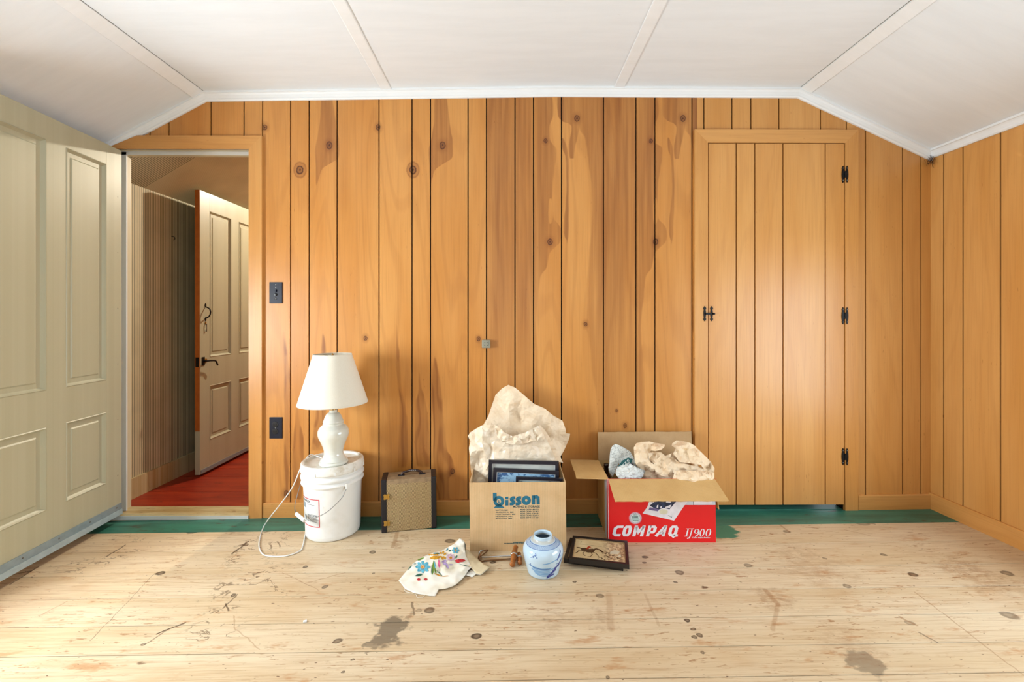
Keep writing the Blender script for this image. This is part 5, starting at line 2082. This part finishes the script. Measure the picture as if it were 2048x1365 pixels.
pk_sheet([(1210, 640), (1240, 530), (1330, 520), (1480, 530), (1620, 520), (1750, 535), (1818, 560), (1818, 640), (1760, 680), (1600, 690), (1400, 690), (1250, 700)], 0.030, -0.022, 91, 0.024, 0.028, 4.0)

# glass-like fragment at the far left corner
gl = plain('dark_bottle', (40, 26, 20), 0.1, spec=0.7)
bo = thing('glass_bottle', 'dark glossy glass in the shaded back corner of the printer carton', 'glass', loc=(atY(1213, 925, ra.y + 0.22).x, ra.y + 0.225, ra.z + 0.006), rot=(0.0, -0.0, 0))
ob('bottle_body', lathe([(0, 0), (0.026, 0), (0.028, 0.01), (0.028, 0.20), (0.022, 0.23), (0.012, 0.25), (0.0115, 0.285), (0.0135, 0.286), (0.0135, 0.297), (0, 0.297)], 28), 'dark_bottle', bo, True)
bo.location.x = max(bo.location.x, ra.x + 0.036)


# ------------------------------------------------------------------ ginger jar
def jar_mat():
    g = G('blue_white_porcelain')
    p, x, y, z = g.pos('object')
    # angle round the jar, 0 at the camera side, in metres on the belly
    at = g.m('ARCTAN2', x, 0.0 - y)
    u = at * 0.086
    w1 = g.noise(g.vec(u * 30, z * 30, 1.0), 1.0, 2) - 0.5
    w2 = g.noise(g.vec(u * 90, z * 90, 2.0), 1.0, 2) - 0.5
    zz = z + w1 * 0.006
    uu = u + w1 * 0.008
    base = g.mix(g.noise(p, 20, 3), lin(200, 222, 236), lin(184, 210, 228))
    blue = lin(34, 88, 160)
    pale = lin(86, 150, 206)
    deep = lin(16, 46, 140)
    col = base

    def line(u0, z0, u1, z1, wd, bend=0.0):
        wd *= 1.9
        """brush stroke from (u0,z0) to (u1,z1)"""
        t = (uu - u0) * (1.0 / (u1 - u0))
        zc = t * (z1 - z0) + z0 + bend * t * (1.0 - t)
        m = g.ss(g.abs(zz - zc), wd, wd * 0.35) * g.ss(t, -0.02, 0.06) * g.ss(t, 1.02, 0.94)
        return m
    # hatched collar band
    hz = g.fract(at * 22.0 + z * 160.0)
    band = g.ss(z, 0.1235, 0.1245) * g.ss(z, 0.1325, 0.1315)
    hatch = g.ss(g.abs(hz - 0.5), 0.28, 0.18) * band
    edge = g.max(g.ss(g.abs(z - 0.123), 0.0012, 0.0005), g.ss(g.abs(z - 0.1328), 0.0010, 0.0004))
    col = g.mix(g.max(hatch, edge) * 0.85, col, blue)
    # water lines
    for (zc, a, b, wd) in ((0.052, -0.075, 0.035, 0.0022), (0.045, -0.06, 0.05, 0.0024), (0.038, -0.068, 0.028, 0.0022), (0.031, -0.055, 0.042, 0.002), (0.024, -0.05, 0.03, 0.0026), (0.017, -0.04, 0.02, 0.002)):
        col = g.mix(line(a, zc + 0.004, b, zc, wd, -0.008) * 0.8, col, pale)
    col = g.mix(line(-0.08, 0.056, 0.03, 0.050, 0.0012, -0.010) * 0.9, col, blue)
    col = g.mix(line(-0.01, 0.071, 0.085, 0.092, 0.0016, -0.008) * 0.9, col, pale)
    # rocky bank climbing to the right
    for a in ((0.012, 0.010, 0.062, 0.040, 0.0050), (0.035, 0.028, 0.092, 0.072, 0.0052), (0.010, 0.008, 0.055, 0.018, 0.0032), (0.045, 0.044, 0.080, 0.052, 0.0034)):
        col = g.mix(line(*a, 0.006) * 0.95, col, deep)
    col = g.mix(line(0.055, 0.080, 0.088, 0.112, 0.0036, 0.0) * 0.95, col, deep)
    # small figure and bird
    for (a, b, r) in ((-0.040, 0.106, 0.0070), (-0.048, 0.098, 0.0050), (-0.032, 0.097, 0.004), (-0.066, 0.062, 0.0042), (0.060, 0.064, 0.0040)):
        dn = g.n('ShaderNodeVectorMath')
        dn.operation = 'DISTANCE'
        g.put(dn.inputs[0], g.vec(u + w2 * 0.004, z + w2 * 0.004, 0.0))
        dn.inputs[1].default_value = (a, b, 0)
        col = g.mix(g.ss(E(g, dn.outputs['Value']), r, r * 0.6) * 0.85, col, blue)
    col = g.mix(line(-0.062, 0.092, -0.044, 0.100, 0.0012) * 0.8, col, blue)
    # unglazed collar
    col = g.mix(g.ss(z, 0.1335, 0.136) * g.ss(z, 0.146, 0.143) * 0.6, col, lin(196, 184, 158))
    M['blue_white_porcelain'] = g.out(col, 0.12, spec=0.6, coat=0.5, coatr=0.05)


jar_mat()
jb = fl(1089, 1161)
JR = 0.0685
jc = Vector((jb.x, jb.y + JR))
jar = thing('ginger_jar', 'blue and white porcelain ginger jar without lid on the floor', 'jar', loc=(jc.x, jc.y, fz(jc.x) + 0.0005), rot=(0, TILT, 0))
jp = [(0, 0.003), (0.058, 0.003), (0.061, 0.0), (0.066, 0.0), (0.068, 0.004), (0.0700, 0.016), (0.0755, 0.036), (0.0815, 0.058), (0.0855, 0.078), (0.0865, 0.092), (0.0845, 0.105), (0.0780, 0.117), (0.0680, 0.126),
      (0.0550, 0.133), (0.0460, 0.1365), (0.0420, 0.139), (0.0400, 0.1425), (0.0395, 0.152), (0.0400, 0.1555), (0.0385, 0.1575), (0.0360, 0.1570), (0.0345, 0.153), (0.0345, 0.140), (0.045, 0.131), (0.072, 0.112), (0.078, 0.085),
      (0.064, 0.012), (0.0, 0.010)]
ob('jar_body', lathe(jp, 80), 'blue_white_porcelain', jar, True)
plain('jar_shadow_inside', (70, 74, 58), 0.6)


# ------------------------------------------------------------------ framed hunting prints lying on the floor
def hunt_frame(name, label, corners, z0, th, fw, horse):
    c = [Vector(p[:2]) for p in corners]      # TL TR BR BL
    ex = ((c[1] - c[0]) + (c[2] - c[3])) / 2
    ey = ((c[0] - c[3]) + (c[1] - c[2])) / 2
    w, d = ex.length, ey.length
    ang = math.atan2(ex.y, ex.x)
    cen = sum(c, Vector((0, 0))) / 4
    r = thing(name, label, 'picture', loc=(cen.x, cen.y, fz(cen.x) + z0), rot=(0, TILT, ang), group='framed prints lying on the floor')
    a, b = w / 2, d / 2
    for pts in ([(-a, -b), (a, -b), (a - fw, -b + fw), (-a + fw, -b + fw)], [(a, -b), (a, b), (a - fw, b - fw), (a - fw, -b + fw)],
                [(a, b), (-a, b), (-a + fw, b - fw), (a - fw, b - fw)], [(-a, b), (-a, -b), (-a + fw, -b + fw), (-a + fw, b - fw)]):
        ob('frame_rail', prism(pts, 0.0, th, 'z'), 'frame_black_warm', r)
    ob('backing_board', bx(-a + fw, a - fw, -b + fw, b - fw, 0.001, th * 0.45), 'label_paper', r)
    pr = ob('hunt_print', bx(-a + fw, a - fw, -b + fw, b - fw, th * 0.45, th * 0.62), 'print_sepia', r)
    lipw = 0.004
    bm = bmesh.new()
    for x0, x1, y0, y1 in ((-a + fw, a - fw, -b + fw, -b + fw + lipw), (-a + fw, a - fw, b - fw - lipw, b - fw), (-a + fw, -a + fw + lipw, -b + fw, b - fw), (a - fw - lipw, a - fw, -b + fw, b - fw)):
        box(bm, x0, x1, y0, y1, th * 0.62, th * 0.8)
    ob('inner_lip', bm, 'lip_tan', r)
    if horse:
        W, Dp = w - 2 * fw, d - 2 * fw
        f = lambda x, y: (-W / 2 + x * W, -Dp / 2 + y * Dp, th * 0.62 + 0.0004)
        ink = bmesh.new()
        asp = Dp / W

        def st(pts, wd):
            add_polys(ink, [[(p[0], p[1] / asp) for p in q] for q in ribbon([(x, y * asp) for x, y in pts], wd)], f)
        # horizon, galloping horse, hounds
        st([(0.05, 0.74), (0.55, 0.72)], 0.006)
        st([(0.13, 0.90), (0.12, 0.78)], 0.006)
        st([(0.05, 0.56), (0.10, 0.56), (0.18, 0.50)], 0.028)
        add_polys(ink, [[(0.15, 0.54), (0.22, 0.58), (0.30, 0.54), (0.37, 0.57), (0.42, 0.50), (0.38, 0.38), (0.28, 0.36), (0.20, 0.40), (0.14, 0.44)]], f)
        st([(0.36, 0.50), (0.44, 0.58), (0.51, 0.54), (0.57, 0.44)], 0.042)
        st([(0.19, 0.42), (0.10, 0.40), (0.07, 0.30), (0.03, 0.26)], 0.018)
        st([(0.22, 0.40), (0.18, 0.30), (0.24, 0.18)], 0.014)
        st([(0.34, 0.40), (0.37, 0.28), (0.34, 0.18), (0.28, 0.15)], 0.014)
        st([(0.36, 0.42), (0.45, 0.34), (0.49, 0.22)], 0.014)
        for hx_, hy_ in ((0.53, 0.18), (0.58, 0.12), (0.64, 0.28), (0.70, 0.20), (0.66, 0.44), (0.60, 0.40), (0.74, 0.34), (0.82, 0.26), (0.88, 0.22)):
            st([(hx_ - 0.035, hy_ + 0.02), (hx_ + 0.02, hy_), (hx_ + 0.045, hy_ - 0.03)], 0.014)
            st([(hx_ - 0.025, hy_ + 0.01), (hx_ - 0.04, hy_ - 0.05)], 0.006)
            st([(hx_ + 0.015, hy_), (hx_ + 0.025, hy_ - 0.06)], 0.006)
        ob('horse_drawing', ink, 'ink_brown', pr)
        rd = bmesh.new()
        add_polys(rd, [[(0.24, 0.52), (0.285, 0.52), (0.30, 0.60), (0.345, 0.63), (0.29, 0.68), (0.26, 0.62)]], lambda x, y: (-W / 2 + x * W, -Dp / 2 + y * Dp, th * 0.62 + 0.0006))
        ob('rider_coat', rd, 'coat_red', pr)
        for q in ([(0.28, 0.44), (0.30, 0.44), (0.32, 0.54), (0.29, 0.55)], [(0.70, 0.40), (0.86, 0.42), (0.90, 0.56), (0.80, 0.60), (0.72, 0.52)], [(0.84, 0.30), (0.92, 0.32), (0.90, 0.44)]):
            wh = bmesh.new()
            add_polys(wh, [q], lambda x, y: (-W / 2 + x * W, -Dp / 2 + y * Dp, th * 0.62 + 0.0003))
            ob('pale_wash', wh, 'print_cream', pr)
    return r


def sepia():
    g = G('print_sepia')
    p, x, y, z = g.pos('object')
    n1 = g.noise(g.vec(x * 60, y * 60, 0.0), 1.0, 5, 0.7)
    n2 = g.noise(g.vec(x * 12, y * 12, 4.0), 1.0, 3)
    col = g.mix(g.ss(n2, 0.3, 0.7), lin(226, 204, 158), lin(208, 180, 132))
    m = g.ss(n1, 0.46, 0.56) * g.ss(x, 0.0, 0.045)
    col = g.mix(m * 0.7, col, lin(128, 92, 66))
    m2 = g.ss(n1, 0.42, 0.35) * g.ss(x, 0.01, 0.05)
    col = g.mix(m2 * 0.5, col, lin(232, 222, 206))
    M['print_sepia'] = g.out(col, 0.35, spec=0.5)


sepia()
plain('lip_tan', (168, 136, 96), 0.5)
plain('ink_brown', (92, 66, 42), 0.5)
plain('coat_red', (190, 66, 34), 0.5)
TH = 0.020
low_c = [fl(1139, 1075.5, TH), fl(1247, 1090, TH), fl(1249, 1134, TH), fl(1129, 1118, TH)]
top_c = [fl(1146, 1072.5, 2 * TH), fl(1255.5, 1082, 2 * TH), fl(1258, 1131, 2 * TH), fl(1138, 1117, 2 * TH)]
# keep the lower frame clear of the jar
hunt_frame('hunting_print', 'black framed print at the bottom of the pair on the floor', low_c, 0.0005, TH, 0.014, False)
hunt_frame('hunting_print', 'black framed print of a red-coated rider lying on top of the pair', top_c, TH + 0.001, TH, 0.013, True)

# ------------------------------------------------------------------ two hooks with turned wooden handles
plain('handle_wood', (176, 104, 46), 0.4, var=0.2, scale=40)
plain('steel_bright', (196, 200, 202), 0.22, 0.95)
plain('steel_brown', (120, 84, 52), 0.4, 0.6)


def hand_hook(label, h_a, h_b, s_end, hook, steel, rr_):
    """handle from h_a to h_b, shank from its middle to s_end, hook tip points"""
    mid = (h_a + h_b) / 2
    r = thing('hand_hook', label, 'hook', loc=mid, group='wooden-handled hooks on the floor')
    ax = (h_b - h_a)
    L = ax.length
    bm = lathe([(0, -L / 2), (rr_ * 0.75, -L / 2), (rr_ * 0.95, -L / 2 + 0.004), (rr_ * 0.75, -L / 2 + 0.010), (rr_ * 0.9, -L * 0.28), (rr_ * 1.15, -L * 0.10), (rr_ * 1.1, 0.0), (rr_ * 1.1, L * 0.12), (rr_ * 0.85, L * 0.30),
                (rr_ * 0.75, L / 2 - 0.012), (rr_ * 1.0, L / 2 - 0.005), (rr_ * 0.8, L / 2), (0, L / 2)], 20)
    q = ax.to_track_quat('Z', 'Y').to_matrix().to_4x4()
    bmesh.ops.transform(bm, matrix=q, verts=bm.verts[:])
    ob('handle', bm, 'handle_wood', r, True)
    bm = lathe([(rr_ * 1.12, -0.004), (rr_ * 1.3, -0.003), (rr_ * 1.3, 0.003), (rr_ * 1.12, 0.004)], 20)
    bmesh.ops.transform(bm, matrix=q, verts=bm.verts[:])
    ob('ferrule', bm, 'steel_bright', r, True)
    sp_ = spline([p - mid for p in [mid, (mid * 0.5 + s_end * 0.5), s_end] + hook], 8)
    ob('shank', tube(sp_, [0.0032] * (len(sp_) - 6) + [0.003, 0.0026, 0.0022, 0.0017, 0.0012, 0.0006], 8), steel, r, True)
    return r


hand_hook('wooden-handled hook with a bright steel shank beside the jar', fl(1031.5, 1094, 0.030), fl(1024.5, 1131, 0.0125), fl(966, 1115, 0.010),
          [fl(958, 1110, 0.012), fl(962, 1102, 0.022), fl(974, 1101, 0.018)], 'steel_bright', 0.0125)
hand_hook('smaller wooden-handled hook with a brown shank, half behind the other', fl(1038, 1108, 0.012), fl(1040, 1127, 0.0115), fl(972, 1122, 0.004),
          [fl(962, 1124, 0.004), fl(957, 1117, 0.006), fl(960, 1108, 0.010)], 'steel_brown', 0.0105)
plain('thong_leather', (130, 88, 52), 0.7)
th_ = tag(ob('leather_thong', tube(spline([fl(958, 1122, 0.004), fl(960, 1112, 0.016), fl(966, 1103, 0.024), fl(976, 1101, 0.016), fl(970, 1107, 0.010), fl(963, 1113, 0.012), fl(962, 1124, 0.004)], 6), 0.0026, 6), 'thong_leather'),
         'thin brown leather thong looped round the hook shanks', 'thong')

# ------------------------------------------------------------------ embroidered cloth
g = G('linen')
p, x, y, z = g.pos('object')
t_ = g.noise(p, 12, 3)
wv = g.noise(g.vec(x * 500, y * 500, z * 500), 1.0, 1)
g.bump(wv, 0.1, 0.001)
M['linen'] = g.out(g.mix(g.ss(t_, 0.4, 0.7), lin(238, 234, 222), lin(226, 216, 194)), 0.8, spec=0.2)
for nm, c in (('thread_blue', (92, 176, 200)), ('thread_gold', (222, 160, 34)), ('thread_green', (112, 150, 48)), ('thread_dark_green', (44, 104, 84)), ('thread_red', (206, 40, 48)), ('thread_lilac', (184, 160, 208)),
              ('thread_pink', (222, 96, 140)), ('thread_pale_pink', (222, 186, 206)), ('thread_orange', (214, 140, 30))):
    plain(nm, c, 0.6, var=0.16, scale=160, bump=0.3)


def z6(pts):          # zoomed crop (780..1000 x 1070..1200) -> photo px
    return [(780 + x / 9.309, 1070 + y / 9.308) for x, y in pts]


ridge = [((160, 855), 0.0), ((330, 650), 0.012), ((430, 540), 0.022), ((560, 440), 0.034), ((700, 375), 0.044), ((830, 325), 0.050), ((960, 300), 0.052), ((1050, 250), 0.056), ((1180, 180), 0.068), ((1310, 60), 0.092), ((1385, 130), 0.084)]
crest = [((1390, 250), 0.060), ((1400, 400), 0.045), ((1300, 330), 0.058), ((1100, 400), 0.052), ((900, 450), 0.050), ((700, 520), 0.042), ((1450, 500), 0.030)]
hem = [((220, 930), 0.002), ((280, 1010), 0.002), ((430, 1080), 0.002), ((640, 1120), 0.002), ((840, 1145), 0.002), ((905, 1020), 0.006), ((1150, 970), 0.008), ((1330, 840), 0.010), ((1410, 745), 0.010), ((1450, 680), 0.020), ((1500, 625), 0.024),
       ((1400, 590), 0.034), ((600, 800), 0.010), ((900, 800), 0.012), ((500, 950), 0.004), ((1200, 700), 0.022)]
flapc = [((1560, 390), 0.006), ((1680, 500), 0.004), ((1870, 600), 0.006), ((1690, 745), 0.006)]
CTRL = [(Vector(z6([p])[0]), h) for p, h in ridge + crest + hem]


def cloth_h(x, y):
    q = Vector((x, y))
    num = den = 0.0
    for c, h in CTRL:
        d = (q - c).length_squared + 0.6
        w = 1.0 / d ** 1.6
        num += w * h
        den += w
    return num / den


cl0 = fl(880, 1170)
cloth = thing('embroidered_cloth', 'cream linen cloth with bright embroidered flowers dropped on the floor', 'cloth', loc=(cl0.x, cl0.y, fz(cl0.x)))


def cloth_map(off=0.0):
    def f(x, y):
        h = cloth_h(x, y)
        q = fl(x, y, 0.0)
        wr_ = min(h, 0.03) / 0.03
        h2 = h + (mnoise.noise(Vector((q.x * 34, q.y * 26, 1.0))) * 0.006 + crumple(Vector((q.x, q.y, 0)), 3, 14, 0.010, 4)) * wr_ * 0.5
        return fl(x, y, max(h2, 0.0012) + off) - cloth.location
    return f


main_out = z6([p for p, h in ridge] + [(1390, 250), (1410, 400), (1480, 520), (1510, 615), (1460, 660), (1410, 745), (1330, 840), (1240, 920), (1150, 970), (1020, 1010), (905, 1020), (870, 1090), (840, 1145), (740, 1140), (640, 1120), (530, 1105), (430, 1080), (350, 1040), (280, 1010), (220, 930)])
px_sheet('linen_cloth', main_out, cloth_map(), 3.2, 'linen', cloth, 0.0008, True)
# back of the fold falling to the floor behind the ridge
bm = bmesh.new()
f0 = cloth_map()
prev = None
rp = [Vector(p) for p in z6([p for p, h in ridge])]
fine = []
for a, b in zip(rp, rp[1:]):
    for k in range(4):
        fine.append(a + (b - a) * k / 4)
fine.append(rp[-1])
rows = []
for p_ in fine:
    top = f0(p_.x, p_.y)
    hgt = top.z + cloth.location.z - fz(top.x + cloth.location.x)
    bot = top + Vector((0.004, 0.35 * hgt + 0.006, -hgt + 0.0015))
    m_ = (top + bot) / 2 + Vector((0, 0.25 * hgt, 0.1 * hgt))
    rows.append([bm.verts.new(v) for v in (top, m_, bot)])
for a, b in zip(rows, rows[1:]):
    for i in range(2):
        bm.faces.new((a[i], b[i], b[i + 1], a[i + 1]))
ob('cloth_back_fold', bm, 'linen', cloth, True)
# folded tail to the right
FC = [(Vector(z6([p])[0]), h) for p, h in [((1395, 250), 0.030), ((1420, 400), 0.026), ((1560, 390), 0.014), ((1480, 520), 0.022), ((1680, 500), 0.012), ((1870, 600), 0.008), ((1690, 740), 0.008), ((1530, 640), 0.014), ((1460, 560), 0.022), ((1450, 700), 0.008), ((1530, 795), 0.002)]]


def tail_map(off):
    def f(x, y):
        q = Vector((x, y))
        num = den = 0.0
        for c, h in FC:
            w = 1.0 / ((q - c).length_squared + 0.6) ** 1.6
            num += w * h
            den += w
        return fl(x, y, num / den + off) - cloth.location
    return f


plain('linen_warm', (226, 210, 174), 0.8, var=0.05)
px_sheet('folded_tail', z6([(1395, 250), (1470, 300), (1560, 390), (1680, 500), (1780, 560), (1870, 600), (1780, 670), (1690, 740), (1600, 720), (1530, 640), (1470, 600), (1400, 500), (1390, 380)]), tail_map(0.004), 3.2, 'linen_warm', cloth, 0.0008, True)
px_sheet('folded_tail', z6([(1450, 680), (1540, 650), (1640, 720), (1860, 610), (1690, 752), (1600, 738), (1570, 760), (1530, 795), (1470, 770), (1400, 755)]), tail_map(-0.001), 3.2, 'linen', cloth, 0.0008, True)
# frayed threads at the front corner
bm = bmesh.new()
for pts in ([(290, 1000), (275, 1040), (320, 1070), (430, 1090)], [(480, 1110), (520, 1170), (600, 1170), (660, 1120), (760, 1110)], [(350, 960), (300, 1010), (330, 1035)]):
    tube(spline([fl(*z6([p])[0], 0.002) - cloth.location for p in pts], 8), 0.0008, 5, bm)
ob('frayed_thread', bm, 'linen', cloth)


def petal(a, b, wd, n=7):
    """leaf outline between two crop points"""
    a, b = Vector(a), Vector(b)
    d = b - a
    nn = Vector((-d.y, d.x)).normalized()
    L, R_ = [], []
    for k in range(n + 1):
        s = k / n
        w = wd * math.sin(math.pi * s) ** 0.7 * (0.6 + 0.5 * s)
        L.append(a + d * s + nn * w)
        R_.append(a + d * s - nn * w)
    return L, R_


def stitch(name, petals, mat, off=0.0016):
    if name.endswith('_leaf') and len(petals) > 1:
        for q in petals:
            stitch(name, [q], mat, off)
        return
    bm = bmesh.new()
    f = cloth_map(off)
    for a, b, wd in petals:
        L, R_ = petal(a, b, wd)
        for k in range(len(L) - 1):
            q = [L[k], L[k + 1], R_[k + 1], R_[k]]
            try:
                bm.faces.new([bm.verts.new(f(*z6([tuple(p)])[0])) for p in q])
            except ValueError:
                pass
    return ob(name, bm, mat, cloth)


def flower(c, r, n, wd, sy=0.85, rot=0.0):
    return [((c[0] + r * 0.22 * math.cos(t), c[1] + r * 0.22 * sy * math.sin(t)), (c[0] + r * math.cos(t), c[1] + r * sy * math.sin(t)), wd) for t in [rot + 2 * math.pi * k / n for k in range(n)]]


stitch('blue_flower', flower((610, 600), 140, 8, 34), 'thread_blue')
stitch('flower_centre', flower((610, 603), 40, 8, 14), 'thread_orange', 0.0022)
stitch('blue_flower', flower((1220, 290), 75, 6, 22), 'thread_blue')
stitch('flower_centre', flower((1220, 288), 18, 6, 8), 'thread_gold', 0.0022)
stitch('gold_flower', [((960 - k * 22, 395), (880 - k * 24, 465 - abs(3 - k) * 6), 18) for k in range(7)] + [((740 + k * 40, 390), (720 + k * 36, 360), 16) for k in range(5)], 'thread_gold')
stitch('gold_flower', [((960, 370), (930, 320), 18), ((975, 360), (1000, 300), 20), ((990, 380), (1050, 340), 18), ((985, 400), (1040, 455), 22), ((960, 400), (985, 470), 20)], 'thread_gold')
stitch('lilac_flower', flower((1130, 420), 85, 8, 24), 'thread_pale_pink')
stitch('flower_centre', flower((1130, 430), 28, 7, 11), 'thread_orange', 0.0022)
stitch('lilac_bell', [((960, 510), (1060, 480), 26), ((1030, 500), (1090, 640), 24), ((1080, 560), (1180, 560), 14), ((980, 520), (1040, 560), 22)], 'thread_lilac')
stitch('pink_bud', [((905, 455), (920, 620), 26)], 'thread_pink')
stitch('red_bud', [((1200, 480), (1410, 480), 34), ((1210, 500), (1300, 520), 16)], 'thread_red')
stitch('green_leaf', [((815, 470), (790, 750), 26), ((500, 480), (640, 425), 16), ((830, 600), (860, 740), 16)], 'thread_green')
stitch('green_leaf', [((460, 770), (605, 735), 24), ((780, 560), (775, 740), 12), ((1230, 450), (1250, 380), 14), ((1200, 450), (1215, 400), 10), ((1090, 315), (1130, 285), 14), ((430, 545), (500, 540), 6), ((330, 660), (410, 570), 10), ((1280, 545), (1480, 595), 7), ((860, 660), (980, 775), 10), ((840, 345), (920, 350), 14)], 'thread_dark_green')
stitch('gold_leaf', [((820, 720), (960, 775), 16), ((950, 778), (1100, 765), 9)], 'thread_orange')
stitch('cherry', [((495, 840), (565, 830), 30)], 'thread_red')
stitch('cherry', [((625, 830), (700, 830), 26)], 'thread_red')
stitch('teal_leaf', [((1040, 300), (1085, 255), 14), ((820, 480), (850, 640), 12), ((800, 350), (860, 345), 14)], 'thread_blue')

# little crumb of plaster on the boards
cr = fl(610, 1245)
tag(ob('plaster_crumb', bx(-0.006, 0.006, -0.005, 0.005, 0, 0.005, bev=0.0012), 'pail_white', loc=(cr.x, cr.y, cr.z), rot=(0, 0, 0.4)), 'tiny white plaster crumb lying alone on the floorboards', 'crumb')
